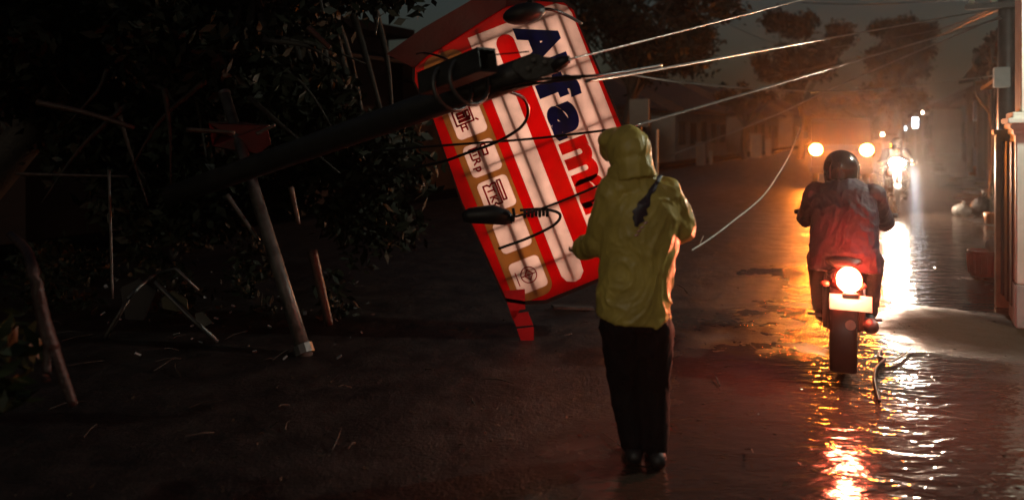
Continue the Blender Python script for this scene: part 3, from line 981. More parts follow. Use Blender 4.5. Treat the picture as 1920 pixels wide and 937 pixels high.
def dark_lamp():
    A = P(983, 26, 5.2)
    t = thing('dead_lamp', 'dark unlit oval lamp head hanging over the top edge of the sign', 'lamp', A)
    MB().ball((0, 0, 0), (0.155, 0.09, 0.075), 16, 10, (0, R(-12), 0)).build('shell', M['black_metal'], t, True)
    MB().tube([(0.02, 0, 0.05), (0.08, 0.0, 0.16), (0.25, 0.05, 0.3)], 0.02, 8).build('arm', M['black_metal'], t, True)
dark_lamp()

# ------------------------------------------------------------------ wreckage on the left
def leaning_post():
    A, B = G(572, 664), P(421, 176, 6.5)
    t = thing('leaning_post', 'pale steel post leaning to the left with the dark pole lying across it', 'post', A)
    d = B - A
    MB().tube([d * -0.02, d * .3, d * .6, d], [0.055, 0.052, 0.05, 0.047], 12).build('shaft', M['post_paint'], t, True)
    mb = MB().tube([d * 0.995, d * 1.008], 0.052, 12)
    mb.build('cap', M['steel'], t)
    MB().tube([d * 0.0, d * 0.03], 0.075, 10).build('foot_collar', M['steel'], t)
leaning_post()
def bar(name, label, cat, a_, b_, r, m, group=None, mid=None, bend=0):
    A, B = P(*a_), P(*b_)
    pts = [Vector(), (B - A) * .5 + Vector((0, 0, bend)), B - A]
    o = MB().tube(curve_pts(pts, 6), [r * (1 - .25 * i / 12) for i in range(13)], 8).build(name, m, None, True)
    o.location = A
    return tag(o, label, cat, group)
gb = 'broken sticks in the wreckage'
bar('broken_stick', 'long pale stick slanting down at the far left above the wreckage', 'stick', (70, 192, 6.5), (252, 240, 6.5), 0.028, M['wet_branch'], gb, bend=0.02)
bar('broken_stick', 'level pale stick at the left crossing a short upright rod', 'stick', (30, 326, 6.4), (240, 331, 6.4), 0.016, M['wet_branch'], gb)
bar('broken_stick', 'short bent stick above the red scrap beside the leaning post', 'stick', (481, 251, 5.9), (516, 234, 5.9), 0.016, M['post_paint'], gb)
bar('broken_stick', 'pale branch stub high over the wreckage, left of the sign', 'stick', (577, 52, 6), (618, 90, 6), 0.026, M['wet_branch'], gb)
bar('broken_stick', 'stick left of the leaning post, in front of the red scrap', 'stick', (350, 243, 5.9), (440, 249, 5.9), 0.02, M['wet_branch'], gb)
bar('broken_stick', 'dim stick leaning right below the fallen pole', 'stick', (425, 365, 6.0), (486, 452, 6.0), 0.022, M['post_paint'], gb)
bar('broken_stick', 'dark stick leaning right of the leaning post, low down', 'stick', (585, 470, 6.3), (618, 610, 6.2), 0.045, M['wet_branch'], gb)
bar('broken_stick', 'thin dim stick between the leaning post and the sign', 'stick', (545, 350, 6.1), (560, 420, 6.1), 0.024, M['wet_branch'], gb)
bar('metal_rod', 'thin upright metal rod standing in the wreckage at the left', 'rod', (204, 318, 6.0), (211, 560, 5.9), 0.013, M['post_paint'])
bar('metal_rod', 'pale metal rod poking down from the top of the picture over the wreckage', 'rod', (596, -25, 6.0), (606, 26, 6.0), 0.014, M['post_paint'])
bar('metal_rod', 'small dim rod hanging between the leaves left of the sign top', 'rod', (709, 30, 6.2), (704, 66, 6.2), 0.010, M['post_paint'])
def red_scrap():
    A = P(440, 262, 6.4)
    t = thing('red_scrap', 'crumpled dark red sign scrap behind the leaning post', 'scrap', A)
    mb = MB()
    pts = [(392, 232), (440, 226), (500, 236), (508, 270), (486, 288), (440, 284), (398, 274)]
    mb.prism(pts, 0.01, lambda x, y, z: P(x, y, 6.4 + 0.12 * math.sin(x * .06)) - A + Vector((0, -z, 0)))
    mb.build('sheet', M['red_panel'], t)
    MB().tube([P(392, 230, 6.38) - A, P(505, 236, 6.34) - A], 0.012, 6).build('edge_bar', M['wet_branch'], t)
red_scrap()
def crushed_frame():
    A = G(290, 640)
    t = thing('crushed_frame', 'collapsed dark metal frame with pale tubes on the ground at the left', 'frame', A)
    dd = A.y
    T = lambda *q: [P(x, y, z) - A for x, y, z in q]
    MB().tube(T((198, 632, 6.0), (222, 592, 6.0), (240, 560, 6.05)), 0.018, 8).build('leg', M['post_paint'], t, True)
    MB().tube(T((240, 560, 6.05), (262, 536, 6.2), (292, 512, 6.4)), 0.016, 8).build('leg', M['steel'], t, True)
    MB().tube(T((290, 528, 6.0), (310, 548, 6.0), (352, 590, 5.95), (408, 640, 5.9)), 0.017, 8).build('leg', M['steel'], t, True)
    MB().tube(T((320, 470, 6.2), (326, 484, 6.1), (332, 472, 6.1)), 0.012, 6).build('hook', M['post_paint'], t, True)
    MB().tube(T((292, 512, 6.4), (330, 503, 6.2), (372, 545, 6.2)), 0.014, 6).build('brace', M['steel'], t, True)
    mb = MB().prism([(302, 560), (322, 545), (350, 560), (352, 580), (332, 584), (305, 578)], 0.012, lambda x, y, z: P(x, y, 6.0) - A + Vector((0, -z, 0)))
    mb.build('khaki_sheet', M['khaki'], t, False, 0.003)
    mb = MB().prism([(365, 588), (380, 584), (398, 605), (384, 612), (368, 602)], 0.012, lambda x, y, z: P(x, y, 5.9) - A + Vector((0, -z, 0)))
    mb.build('bent_plate', M['steel'], t, False, 0.003)
    mb = MB().prism([(225, 540), (262, 522), (292, 545), (270, 600), (235, 598)], 0.02, lambda x, y, z: P(x, y, 6.3) - A + Vector((0, -z, 0)))
    mb.build('dark_panel', M['black_metal'], t, False, 0.003)
crushed_frame()
def forked_branch():
    A = G(130, 800)
    t = thing('forked_branch', 'reddish forked branch standing blurred and dim at the left edge', 'branch', A)
    T = lambda *q: [P(x, y, z) - A for x, y, z in q]
    mb = MB()
    mb.tube(curve_pts(T((20, 440, 3.4), (50, 470, 3.3), (64, 515, 3.2), (82, 600, 3.2), (98, 655, 3.2)), 5), [0.017 + 0.0007 * i for i in range(21)], 10)
    mb.tube(curve_pts(T((94, 640, 3.2), (112, 690, 3.2), (138, 760, 3.2)), 6), [0.028 - 0.0008 * i for i in range(13)], 9)
    mb.tube(curve_pts(T((94, 640, 3.2), (90, 680, 3.18), (86, 715, 3.15)), 6), [0.026 - 0.0008 * i for i in range(13)], 9)
    mb.build('wood', mat('red_wood', (0.06, 0.027, 0.022), 0.5, var=0.5, scale=10, bump=0.4), t, True)
    raw_build(leaves([(tuple(P(2, 720, 3.2) - A), 0.16), (tuple(P(-20, 650, 3.2) - A), 0.18), (tuple(P(12, 755, 3.1) - A), 0.08)], 0.05, 2600, 5), 'foliage', M['leaf_pale'], t)
forked_branch()
# fallen tree over the left half
def fallen_tree():
    B = Vector((-7.2, 8.6, 0))
    t = thing('fallen_tree', 'big dark fallen tree filling the upper left of the picture', 'tree', B)
    g = random.Random(3)
    tb = MB()
    trunk = curve_pts([Vector((0, 0, -.1)), Vector((1.2, .1, 1.3)), P(230, 60, 8.2) - B, P(480, -10, 8.0) - B, P(760, -60, 8.4) - B], 7)
    n = len(trunk)
    tb.tube(trunk, [0.26 * (1.1 - 0.85 * i / (n - 1)) for i in range(n)], 10)
    clumps = []
    for k in range(112):
        px_, py_, d_ = g.uniform(-80, 800), g.uniform(-150, 180), g.uniform(6.9, 9.3)
        if px_ > 560 and py_ > 60: py_ -= 120
        if px_ > 700: py_ = g.uniform(-140, -10)
        if k >= 64: px_, py_, d_ = g.uniform(120, 790), g.uniform(150, 420), g.uniform(7.6, 8.8)  # lower clumps added to cover the facade and keep this area black
        c = P(px_, py_, d_) - B
        clumps.append((tuple(c), g.uniform(0.28, 0.55)))
        s = min(trunk, key=lambda q: (q - c).length)
        mid = s.lerp(c, .5) + Vector((g.uniform(-.15, .15), g.uniform(-.15, .15), g.uniform(-.1, .2)))
        tb.tube(curve_pts([s, mid, c], 4), [0.055 * (1 - .85 * i / 8) for i in range(9)], 6)
    for k in range(16):
        a_ = P(g.uniform(30, 560), g.uniform(60, 200), g.uniform(6.7, 7.6)) - B
        b_ = a_ + Vector((g.uniform(-.9, .9), g.uniform(-.3, .3), g.uniform(-1.0, -.2)))
        tb.tube(curve_pts([a_, a_.lerp(b_, .5) + Vector((g.uniform(-.1, .1), 0, .06)), b_], 4), [0.03 * (1 - .8 * i / 8) for i in range(9)], 6)
    tb.build('trunk', M['bark'], t, True)
    raw_build(leaves(clumps, 0.07, 2200, 31), 'crown', M['leaf'], t)
fallen_tree()
# heap of torn leaves and twigs under the pole
g = random.Random(12)
cl = []
for k in range(26):
    px_ = g.uniform(60, 640)
    c = G(px_, g.uniform(470, 600)); c.z = g.uniform(0.02, 0.35)
    cl.append((tuple(c), g.uniform(0.12, 0.32)))
o = raw_build(leaves(cl, 0.05, 1500, 9), 'leaf_heap', M['leaf'], None)
tag(o, 'dark heap of torn leaves on the road below the fallen pole', 'leaves', None, 'stuff')

# ------------------------------------------------------------------ standing trees
gt = 'trees along the street'
tree('tree', 'dark leafy tree behind the top right corner of the sign', (3.6, 23, 0), 8, P(1205, 15, 23), (2.6, 2.2, 2.1), M['leaf'], 21, 900, 0.11, gt, 30)
tree('tree', 'broad dark tree in the middle of the sky, left of the round one', P(1500, 245, 44) - Vector((0, 0, 1.7)), 9, P(1495, 92, 44), (3.0, 2.5, 2.2), M['leaf_far'], 22, 700, 0.15, gt, 32)
tree('tree', 'round dark tree above the right amber headlight', P(1685, 245, 38) - Vector((0, 0, 1.7)), 8, P(1683, 112, 38), (1.9, 1.9, 2.5), M['leaf_far'], 23, 800, 0.14, gt, 30)
tree('tree', 'narrow dark tree beside the right shophouse', P(1860, 245, 17) - Vector((0, 0, 1.7)), 6, P(1858, 80, 17.2), (0.5, 0.6, 0.9), M['leaf_far'], 24, 2200, 0.06, gt, 16, limb=0.08)
tree('tree', 'low bushy tree in front of the far left houses, below the broad one', P(1395, 245, 43) - Vector((0, 0, 1.7)), 5, P(1400, 175, 43), (1.6, 1.5, 1.1), M['leaf_far'], 25, 900, 0.13, gt, 18)
tree('tree', 'big tree added behind the camera, out of the picture, to shade the left', (-7.2, -6.5, 0), 11, (-6.6, -6, 8.8), (3.8, 3.2, 4.2), M['leaf'], 26, 260, 0.16, None, 60, limb=.26)  # unseen tree, added to keep the fill light off the wreckage
g = random.Random(77)
cl = []
for k in range(70):
    s = g.uniform(0, 1)
    c = P(1480 + 330 * s, 245, 95 + 20 * g.random()); c.z = g.uniform(0.8, 6.2 - 2.5 * s)
    cl.append((tuple(c), g.uniform(1.0, 1.9)))
tag(raw_build(leaves(cl, 0.30, 150, 41), 'far_trees', M['leaf_far'], None), 'dim line of far trees closing the end of the street', 'trees', None, 'stuff')

# ------------------------------------------------------------------ roadside bits on the far left
def post(label, px, y0, y1, d, w_, m, cat='post', name='roadside_post'):
    b = P(px, y1, d)
    t = thing(name, label, cat, b, SRZ, 'roadside posts on the left')
    h = (y1 - y0) * d / F
    MB().box((0, 0, h / 2), (w_, w_, h)).build('shaft', m, t, False, 0.008)
    MB().box((0, 0, h + .02), (w_ * 1.3, w_ * 1.3, 0.04)).build('cap', m, t, False, 0.006)
post('thin white post beside the hooded person', 1232, 246, 330, 21, 0.06, M['white_wall'])
post('squat grey roadside post at the end of the sloping line', 1314, 268, 310, 33, 0.34, M['grey_base'])
post('slim white marker right of the squat grey post', 1333, 285, 308, 34, 0.12, M['white_wall'])
post('pale gate post left of the left amber headlight', 1418, 252, 296, 38, 0.5, M['house_pale'])
post('short pale gate post next to the wider one', 1441, 262, 292, 40, 0.28, M['house_pale'])
def lit_board():
    b = P(1200, 212, 20)
    t = thing('notice_board', 'small brown board on a post between the sign and the house', 'board', Vector((b.x, b.y, 0)), SRZ)
    MB().box((0, 0, b.z / 2), (0.08, 0.08, b.z)).build('post', M['wet_branch'], t)
    MB().box((0, -0.06, b.z), (0.55, 0.05, 0.75)).build('panel', M['house_pale'], t, False, 0.01)
lit_board()

# ------------------------------------------------------------------ people
def hand(mb, w_, f, palm_n, s=1.0, curl=0.6, thumb=1):
    """palm and five bent fingers, from the wrist w_ along f"""
    f = Vector(f).normalized(); pn = Vector(palm_n).normalized()
    side = f.cross(pn).normalized()
    w_ = Vector(w_)
    mb.tube([w_, w_ + f * .045 * s, w_ + f * .085 * s], [(.028 * s, .018 * s), (.040 * s, .017 * s), (.040 * s, .014 * s)], 10, tuple(pn))
    for k, L in enumerate((.068, .078, .073, .058)):
        base = w_ + f * .08 * s + side * (.030 - .020 * k) * s
        a = curl * (0.75 + .1 * k)
        p1 = base + (f * math.cos(a * .4) + pn * math.sin(a * .4)) * L * .45 * s
        p2 = p1 + (f * math.cos(a) + pn * math.sin(a)) * L * .33 * s
        p3 = p2 + (f * math.cos(a * 1.6) + pn * math.sin(a * 1.6)) * L * .28 * s
        mb.tube([base - f * .01, p1, p2, p3], [.0095 * s, .009 * s, .0085 * s, .0065 * s], 8)
        mb.ball(p3, .0065 * s, 8, 6)
    tb = w_ + f * .025 * s + side * thumb * .030 * s
    t1 = tb + (f * .6 + side * thumb * .6 + pn * .3).normalized() * .042 * s
    t2 = t1 + (f * .9 + pn * .4).normalized() * .032 * s
    mb.tube([tb, t1, t2], [.012 * s, .011 * s, .008 * s], 8)

def limb(mb, pts, rs, seg=12):
    ps = [Vector(p) for p in pts]
    n_ = 6
    out, rr = [], []
    for i in range(len(ps) - 1):
        for k in range(n_):
            tt = k / n_
            out.append(ps[i].lerp(ps[i + 1], tt)); rr.append(rs[i] + (rs[i + 1] - rs[i]) * tt)
    out.append(ps[-1]); rr.append(rs[-1])
    mb.tube(out, rr, seg)
    for p, r in zip(ps, rs):
        mb.ball(p, r, seg, 8)

def head(mb, c, turn=0.0, s=1.0):
    """skull, jaw, nose, lips, ears; the face looks along +Y turned by turn"""
    c = Vector(c)
    rz = Matrix.Rotation(turn, 3, 'Z')
    q = lambda x, y, z: c + rz @ Vector((x * s, y * s, z * s))
    mb.ball(q(0, -.01, .02), (.075 * s, .092 * s, .095 * s), 18, 12)
    mb.ball(q(0, .025, -.05), (.058 * s, .068 * s, .062 * s), 16, 10)
    mb.tube([q(0, .088, .015), q(0, .106, -.018), q(0, .09, -.028)], [.008 * s, .015 * s, .012 * s], 8)
    mb.tube([q(-.024, .083, -.058), q(0, .092, -.058), q(.024, .083, -.058)], [.005 * s, .008 * s, .005 * s], 6)
    for k in (-1, 1):
        mb.ball(q(k * .077, -.005, -.01), (.012 * s, .022 * s, .032 * s), 8, 6)
        mb.tube([q(k * .05, .075, .03), q(k * .015, .087, .03)], .009 * s, 6)
    mb.tube([q(0, -.01, -.06), q(0, -.02, -.17)], [.055 * s, .06 * s], 12)
    return [q(k * .03, .08, .008) for k in (-1, 1)]

def standing_person():
    b = G(1196, 862)
    t = thing('person', 'person in a hooded yellow raincoat seen from behind, looking at the fallen sign', 'person', b, R(-2))
    s = b.y / F                     # metres per pixel here
    def q(px_, py_, y=0.0): return Vector(((px_ - 1196) * s, y, (862 - py_) * s))
    # body
    mb = MB()
    hc = q(1170, 285, .03)
    eyes = head(mb, hc, R(22))
    mb.tube([q(1190, 600), q(1194, 540), q(1200, 470), q(1198, 400), q(1196, 365), q(1184, 335)], [(.16, .11), (.145, .10), (.16, .11), (.18, .11), (.17, .09), (.08, .06)], 18, (0, 1, 0))
    hipL, hipR = q(1166, 600), q(1222, 602)
    limb(mb, [hipL, q(1176, 730, .04), q(1188, 838, -.01)], [.092, .058, .042])
    limb(mb, [hipR, q(1226, 735, .03), q(1228, 842, -.03)], [.092, .058, .042])
    for a_ in (q(1188, 842, -.01), q(1228, 846, -.03)):
        mb.tube([a_ + Vector((0, -.05, .0)), a_ + Vector((0, .05, -.012)), a_ + Vector((0, .14, -.025))], [(.036, .04), (.042, .032), (.035, .018)], 10, (0, 0, 1))
    shL, shR = q(1146, 362), q(1252, 362)
    elL, elR = q(1122, 455, .06), q(1281, 425, .05)
    wrL, wrR = q(1098, 478, .20), q(1252, 452, .27)
    limb(mb, [shL, elL, wrL], [.055, .042, .029])
    limb(mb, [shR, elR, wrR], [.055, .042, .029])
    hand(mb, wrL, (wrL - elL), (0.2, .3, .9), 1.0, .7, 1)
    hand(mb, wrR, (wrR - elR), (-.2, .3, .9), 1.0, .8, -1)
    body = flesh('body', mb, M['skin'], t, 0.008, 3)
    for e in eyes:
        MB().ball(e, .012, 8, 6).build('eye', M['eye'], t, True)
    MB().ball(hc + Vector((0, -.022, .035)), (.082, .094, .094), 16, 12).build('hair', M['hair'], t, True)
    # trousers and shoes
    mb = MB()
    mb.tube([q(1192, 560), q(1192, 612)], [(.175, .125), (.172, .12)], 18, (0, 1, 0))
    limb(mb, [q(1162, 612), q(1173, 730, .04), q(1187, 826, -.01)], [.108, .082, .068])
    limb(mb, [q(1224, 614), q(1228, 735, .03), q(1229, 830, -.03)], [.108, .082, .066])
    flesh('trousers', mb, M['trousers'], t, 0.014, 5, 0.012, 8)
    for a_ in (q(1187, 846, -.01), q(1229, 850, -.03)):
        m2 = MB().tube([a_ + Vector((0, -.085, -.005)), a_ + Vector((0, -.04, .012)), a_ + Vector((0, .05, .002)), a_ + Vector((0, .12, -.008)), a_ + Vector((0, .17, -.014))], [(.03, .03), (.046, .045), (.05, .036), (.05, .028), (.028, .018)], 12, (0, 0, 1))
        m2.build('shoe', M['shoe'], t, True)
    # the raincoat: wide body with a dropped hem, sleeves
    mb = MB()
    rows = [(1186, 600, .182, .145), (1187, 590, .187, .148), (1189, 545, .190, .147), (1194, 500, .192, .145), (1198, 455, .198, .145), (1202, 415, .205, .143), (1203, 385, .197, .135), (1200, 362, .170, .115), (1192, 342, .115, .092), (1183, 325, .085, .08)]
    mb.tube([q(x, y) for x, y, _, _ in rows], [(a_, b_) for _, _, a_, b_ in rows], 28, (0, 1, 0))
    limb(mb, [shL + Vector((.02, 0, 0)), elL + Vector((0.012, 0, -.01)), wrL.lerp(elL, .1)], [.092, .085, .060])
    limb(mb, [shR + Vector((-.02, 0, -.005)), elR + Vector((-.012, 0, 0)), wrR.lerp(elR, .1)], [.092, .088, .062])
    mb.tube([q(1183, 352), q(1178, 326), q(1172, 312, .02)], [(.13, .105), (.108, .105), (.10, .11)], 18, (0, 1, 0))
    coat = flesh('raincoat', mb, M['raincoat'], t, 0.008, 6, 0.015, 6.5)
    # dip the hem to a slant, lower on the right
    # hood: shell round the head, brim forward to the left, slack folds behind
    mb = MB()
    mb.ball(q(1178, 282, .0), (.112, .13, .132), 22, 16, (R(-6), R(-6), R(30)))
    mb.ball(q(1153, 262, .07), (.082, .085, .060), 16, 12, (0, R(-18), R(30)))
    mb.ball(q(1142, 282, .10), (.040, .05, .07), 12, 10, (0, R(-12), R(30)))
    mb.tube([q(1190, 336, -.03), q(1184, 300, -.015)], [(.112, .105), (.105, .115)], 18, (0, 1, 0))
    mb.tube([q(1225, 345, -.03), q(1200, 332, -.055), q(1172, 338, -.04)], [.03, .04, .03], 10)
    hood = flesh('hood', mb, M['raincoat'], t, 0.008, 6, 0.009, 8)
    # worn dark print running down the back, following the cloth
    mb = MB()
    dgc = coat.data
    back = [v for v in dgc.vertices if v.co.y < -0.02]
    def on_back(px_, py_):
        p = q(px_, py_)
        best = min(back, key=lambda v: (v.co.x - p.x) ** 2 + (v.co.z - p.z) ** 2)
        return Vector((p.x, best.co.y - 0.004, p.z))
    def ribbon(name, pts, m):
        """a strip lying on the cloth: (x, y, half width) in photo pixels along its middle"""
        mb = MB()
        path = curve_pts([Vector((x, y, h)) for x, y, h in pts], 4)
        rows_ = []
        for c in path:
            h = c.z
            rows_.append([on_back(c.x + h * k, c.y + h * k * .25) + Vector((0, -.004 * (1 - k * k), 0)) for k in (-1, -.5, 0, .5, 1)])
        for r_ in rows_:
            mb.v += [tuple(p) for p in r_]
        for r_ in rows_:
            mb.v += [tuple(p + Vector((0, .004, 0))) for p in r_]
        nr = len(rows_)
        for i in range(nr - 1):
            for k in range(4):
                a_ = i * 5 + k
                mb.f.append((a_, a_ + 1, a_ + 6, a_ + 5))
                a2 = a_ + nr * 5
                mb.f.append((a2, a2 + 5, a2 + 6, a2 + 1))
        mb.build(name, m, t, True)
    ribbon('strap', [(1236, 328, 4), (1226, 341, 4), (1217, 353, 6), (1211, 360, 4), (1205, 370, 7), (1200, 378, 11), (1196, 385, 9), (1193, 393, 14), (1190, 399, 9), (1190, 405, 11), (1187, 412, 5), (1186, 418, 3)], M['coat_print'])
    for x, y in ((1203, 411), (1196, 419), (1191, 426), (1187, 433)):
        ribbon('strap_buckle', [(x + 3, y - 2, 2), (x, y, 3), (x - 3, y + 2, 2)], M['reflector'])
    return t
standing_person()

def rider(loc, rz, label, group, coat, arms_w=0.0):
    """seated on a scooter: +Y is forward, the origin is on the road under the tail lamp"""
    t = thing('person', label, 'person', loc, rz, group)
    mb = MB()
    hc = Vector((-.02, .62, 1.40))
    head(mb, hc)
    mb.tube([(0, .42, .80), (0, .44, .95), (-.005, .49, 1.12), (-.01, .54, 1.24), (-.015, .58, 1.31)], [(.16, .12), (.145, .10), (.17, .115), (.18, .10), (.07, .06)], 18, (0, 1, 0))
    sides = []
    for k in (-1, 1):
        hip, kn, an = Vector((k * .10, .46, .80)), Vector((k * .20, .90, .70)), Vector((k * .17, .86, .30))
        limb(mb, [hip, kn, an], [.088, .058, .042])
        mb.tube([an + Vector((0, -.06, -.035)), an + Vector((0, .05, -.05)), an + Vector((0, .16, -.06))], [(.036, .04), (.042, .03), (.03, .018)], 10, (0, 0, 1))
        sh, elb, wr = Vector((k * .19, .55, 1.25)), Vector((k * .27, .72, 1.02)), Vector((k * .29, 1.0, 1.02))
        limb(mb, [sh, elb, wr], [.054, .042, .03])
        hand(mb, wr, (k * .1, 1, -.05), (0, .2, -1), 1.0, 1.3, -k)
        sides.append((hip, kn, an, sh, elb, wr))
    flesh('body', mb, M['skin'], t, 0.009, 3)
    mb = MB()
    mb.tube([(0, .36, .70), (0, .37, .80), (0, .42, .95), (0, .47, 1.1), (-.005, .52, 1.22), (-.01, .56, 1.29), (-.015, .60, 1.34)], [(.235, .16), (.235, .17), (.225, .15), (.225, .145), (.215, .125), (.15, .095), (.075, .07)], 24, (0, 1, 0))
    for hip, kn, an, sh, elb, wr in sides:
        limb(mb, [sh + Vector((0, -.01, -.015)), elb, wr.lerp(elb, .12)], [.085, .07, .05])
    flesh('jacket', mb, coat, t, 0.010, 5, 0.012, 8)
    mb = MB()
    mb.tube([(0, .40, .74), (0, .44, .88)], [(.185, .15), (.17, .13)], 16, (0, 1, 0))
    for hip, kn, an, *_ in sides:
        limb(mb, [hip, kn, an + Vector((0, 0, .02))], [.105, .08, .062])
    flesh('trousers', mb, M['jeans'], t, 0.014, 4, 0.008, 9)
    for hip, kn, an, *_ in sides:
        MB().tube([an + Vector((0, -.10, -.045)), an + Vector((0, -.05, -.03)), an + Vector((0, .06, -.045)), an + Vector((0, .19, -.065))], [(.03, .03), (.047, .046), (.05, .036), (.028, .018)], 12, (0, 0, 1)).build('shoe', M['shoe'], t, True)
    hm = MB()
    hm.ball(hc + Vector((0, -.005, .02)), (.128, .150, .138), 24, 16)
    hm.tube([hc + Vector((0, -.01, -.10)), hc + Vector((0, -.005, -.03))], [(.112, .125), (.126, .145)], 24, (0, 1, 0))
    helmet = flesh('helmet', hm, M['helmet'], t, 0.012, 3)
    MB().ball(hc + Vector((0, .035, -.005)), (.118, .125, .07), 18, 12).build('visor', M['dark_glass'], helmet, True)
    return t

# ------------------------------------------------------------------ scooters
def scooter(loc, rz, label, group, tail_on, head_on):
    t = thing('motorcycle', label, 'motorcycle', loc, rz, group)
    def wheel(y, r, w_):
        o = MB().torus((0, y, r), r - w_, w_, 'x', 32, 10).build('wheel', M['rubber'], t, True)
        m2 = MB().torus((0, y, r), r - w_ * 2.1, .016, 'x', 28, 6, 1.6)
        for k in range(5):
            a = k * 2 * math.pi / 5
            m2.box((0, y + math.cos(a) * (r - w_ * 2.2) / 2, r + math.sin(a) * (r - w_ * 2.2) / 2), (.03, r - w_ * 2.2, .028), (a, 0, 0))
        m2.tube([(-.07, y, r), (.07, y, r)], .035, 12)
        m2.build('rim', M['steel'], o)
    wheel(.30, .285, .055); wheel(1.52, .28, .045)
    # tail section: narrow at the back, wider under the seat
    def loft(name, rows, m, seg=16, par=None):
        mb = MB()
        mb.tube([r_[0] for r_ in rows], [r_[1] for r_ in rows], seg, (0, 0, 1))
        return mb.build(name, m, par or t, True)
    loft('rear_body', [((0, .05, .70), (.06, .05)), ((0, .12, .69), (.10, .085)), ((0, .30, .66), (.13, .11)), ((0, .55, .60), (.15, .14)), ((0, .78, .50), (.13, .15)), ((0, .9, .42), (.10, .10))], M['bike_paint'])
    loft('seat', [((0, .10, .775), (.06, .02)), ((0, .20, .79), (.115, .035)), ((0, .42, .80), (.14, .045)), ((0, .62, .765), (.135, .045)), ((0, .82, .76), (.09, .04)), ((0, .90, .75), (.05, .02))], M['vinyl'])
    loft('floorboard', [((0, .80, .36), (.10, .05)), ((0, .95, .33), (.17, .04)), ((0, 1.2, .33), (.17, .04)), ((0, 1.32, .38), (.12, .05))], M['bike_black'])
    loft('front_shield', [((0, 1.26, .36), (.10, .05)), ((0, 1.28, .48), (.20, .055)), ((0, 1.27, .70), (.225, .065)), ((0, 1.22, .90), (.17, .07)), ((0, 1.17, .98), (.10, .05))], M['bike_paint'])
    loft('headlight_cowl', [((0, 1.10, 1.03), (.09, .05)), ((0, 1.17, 1.04), (.15, .07)), ((0, 1.25, 1.03), (.14, .075)), ((0, 1.318, 1.02), (.125, .085))], M['bike_paint'])
    MB().dome((0, 1.325, 1.02), (.14, .03, .095)).build('headlight', M['white_lamp'] if head_on else M['dark_glass'], t, True)
    hb = MB().tube(curve_pts([(-.36, 1.02, 1.04), (-.2, 1.10, 1.05), (0, 1.13, 1.04), (.2, 1.10, 1.05), (.36, 1.02, 1.04)], 5), .013, 8).build('handlebar', M['steel'], t, True)
    for k in (-1, 1):
        MB().tube([(k * .25, 1.08, 1.047), (k * .37, 1.015, 1.04)], .019, 10).build('grip', M['rubber'], hb, True)
        MB().tube([(k * .05, 1.52, .28), (k * .05, 1.42, .60), (k * .05, 1.3, .82)], [.022, .024, .026], 10).build('fork', M['steel'], t, True)
        MB().tube([(k * .12, .30, .30), (k * .12, .38, .60)], .02, 10).build('shock_absorber', M['steel'], t, True)
        MB().ball((k * .115, .045, .66), (.03, .025, .02), 12, 8).build('turn_signal', M['red_plastic'], t, True)
        MB().tube([(k * .10, .55, .32), (k * .25, .56, .33)], .012, 8).build('foot_peg', M['steel'], t, True)
    # mudguards
    def guard(name, yc, zc, r, a0, a1, w_):
        mb = MB()
        for i in range(11):
            a = R(a0 + (a1 - a0) * i / 10)
            for x, k in ((-w_, .97), (-w_ * .7, 1.0), (w_ * .7, 1.0), (w_, .97)):
                mb.v.append((x, yc + math.cos(a) * r * k, zc + math.sin(a) * r * k))
            for x, k in ((w_, .955), (w_ * .7, .985), (-w_ * .7, .985), (-w_, .955)):
                mb.v.append((x, yc + math.cos(a) * r * k, zc + math.sin(a) * r * k))
        for i in range(10):
            for j in range(8):
                mb.f.append((i * 8 + j, i * 8 + (j + 1) % 8, (i + 1) * 8 + (j + 1) % 8, (i + 1) * 8 + j))
        mb.build(name, M['bike_black'], t, True)
    guard('rear_mudguard', .30, .285, .36, 60, 215, .085)
    guard('front_mudguard', 1.52, .28, .325, 20, 170, .07)
    MB().tube([(.13, .75, .28), (.16, .5, .30), (.17, .12, .38), (.17, .02, .40)], [.025, .045, .052, .04], 12).build('exhaust', M['steel'], t, True)
    MB().box((0, .55, .34), (.22, .34, .22)).build('engine', M['black_metal'], t, False, .03)
    lampo = MB().ball((0.035, .025, .70), (.078, .055, .085), 20, 12).build('tail_lamp', M['tail_glow'] if tail_on else M['red_plastic'], t, True)
    if tail_on:
        MB().ball((0.035, -.012, .70), (.055, .035, .060), 16, 10).build('bulb_window', M['tail_core'], lampo, True)
    pl = MB().box((.045, -.02, .555), (.26, .006, .105), (R(-24), 0, 0)).build('number_plate', M['plate'], t, False, .002)
    MB().box((.045, .01, .60), (.10, .05, .03)).build('plate_bracket', M['bike_black'], t, False, .004)
    MB().tube([(.045, -.052, .415), (.045, -.037, .415)], .033, 16).build('reflector', M['reflector'], t)
    return t

rl = Vector(((1581 - CX) * 4.95 / F, 4.95, 0))
rrz = -math.atan2(0.42, 0.91)
scooter(rl, rrz, 'motorcycle seen from behind with its red tail lamp lit', 'motorcycles', True, False)
rider(rl, rrz, 'motorcyclist in a dark helmet and jacket riding away on the right', 'motorcyclists', M['navy_jacket'])
# oncoming scooter: its headlamp is the white light
ol = Vector(((1678 - CX) * 15.5 / F, 15.5, 0))
orz = math.atan2(ol.x, -ol.y)
orz = math.pi - math.atan2(ol.x, ol.y) + 0.03
ol = ol + Vector((math.sin(math.atan2(ol.x, ol.y)), math.cos(math.atan2(ol.x, ol.y)), 0)) * 1.3
scooter(ol, orz, 'oncoming motorcycle with a dazzling white headlamp', 'motorcycles', False, True)
rider(ol, orz, 'rider of the oncoming motorcycle, a dark shape behind the white headlamp', 'motorcyclists', M['jeans'])

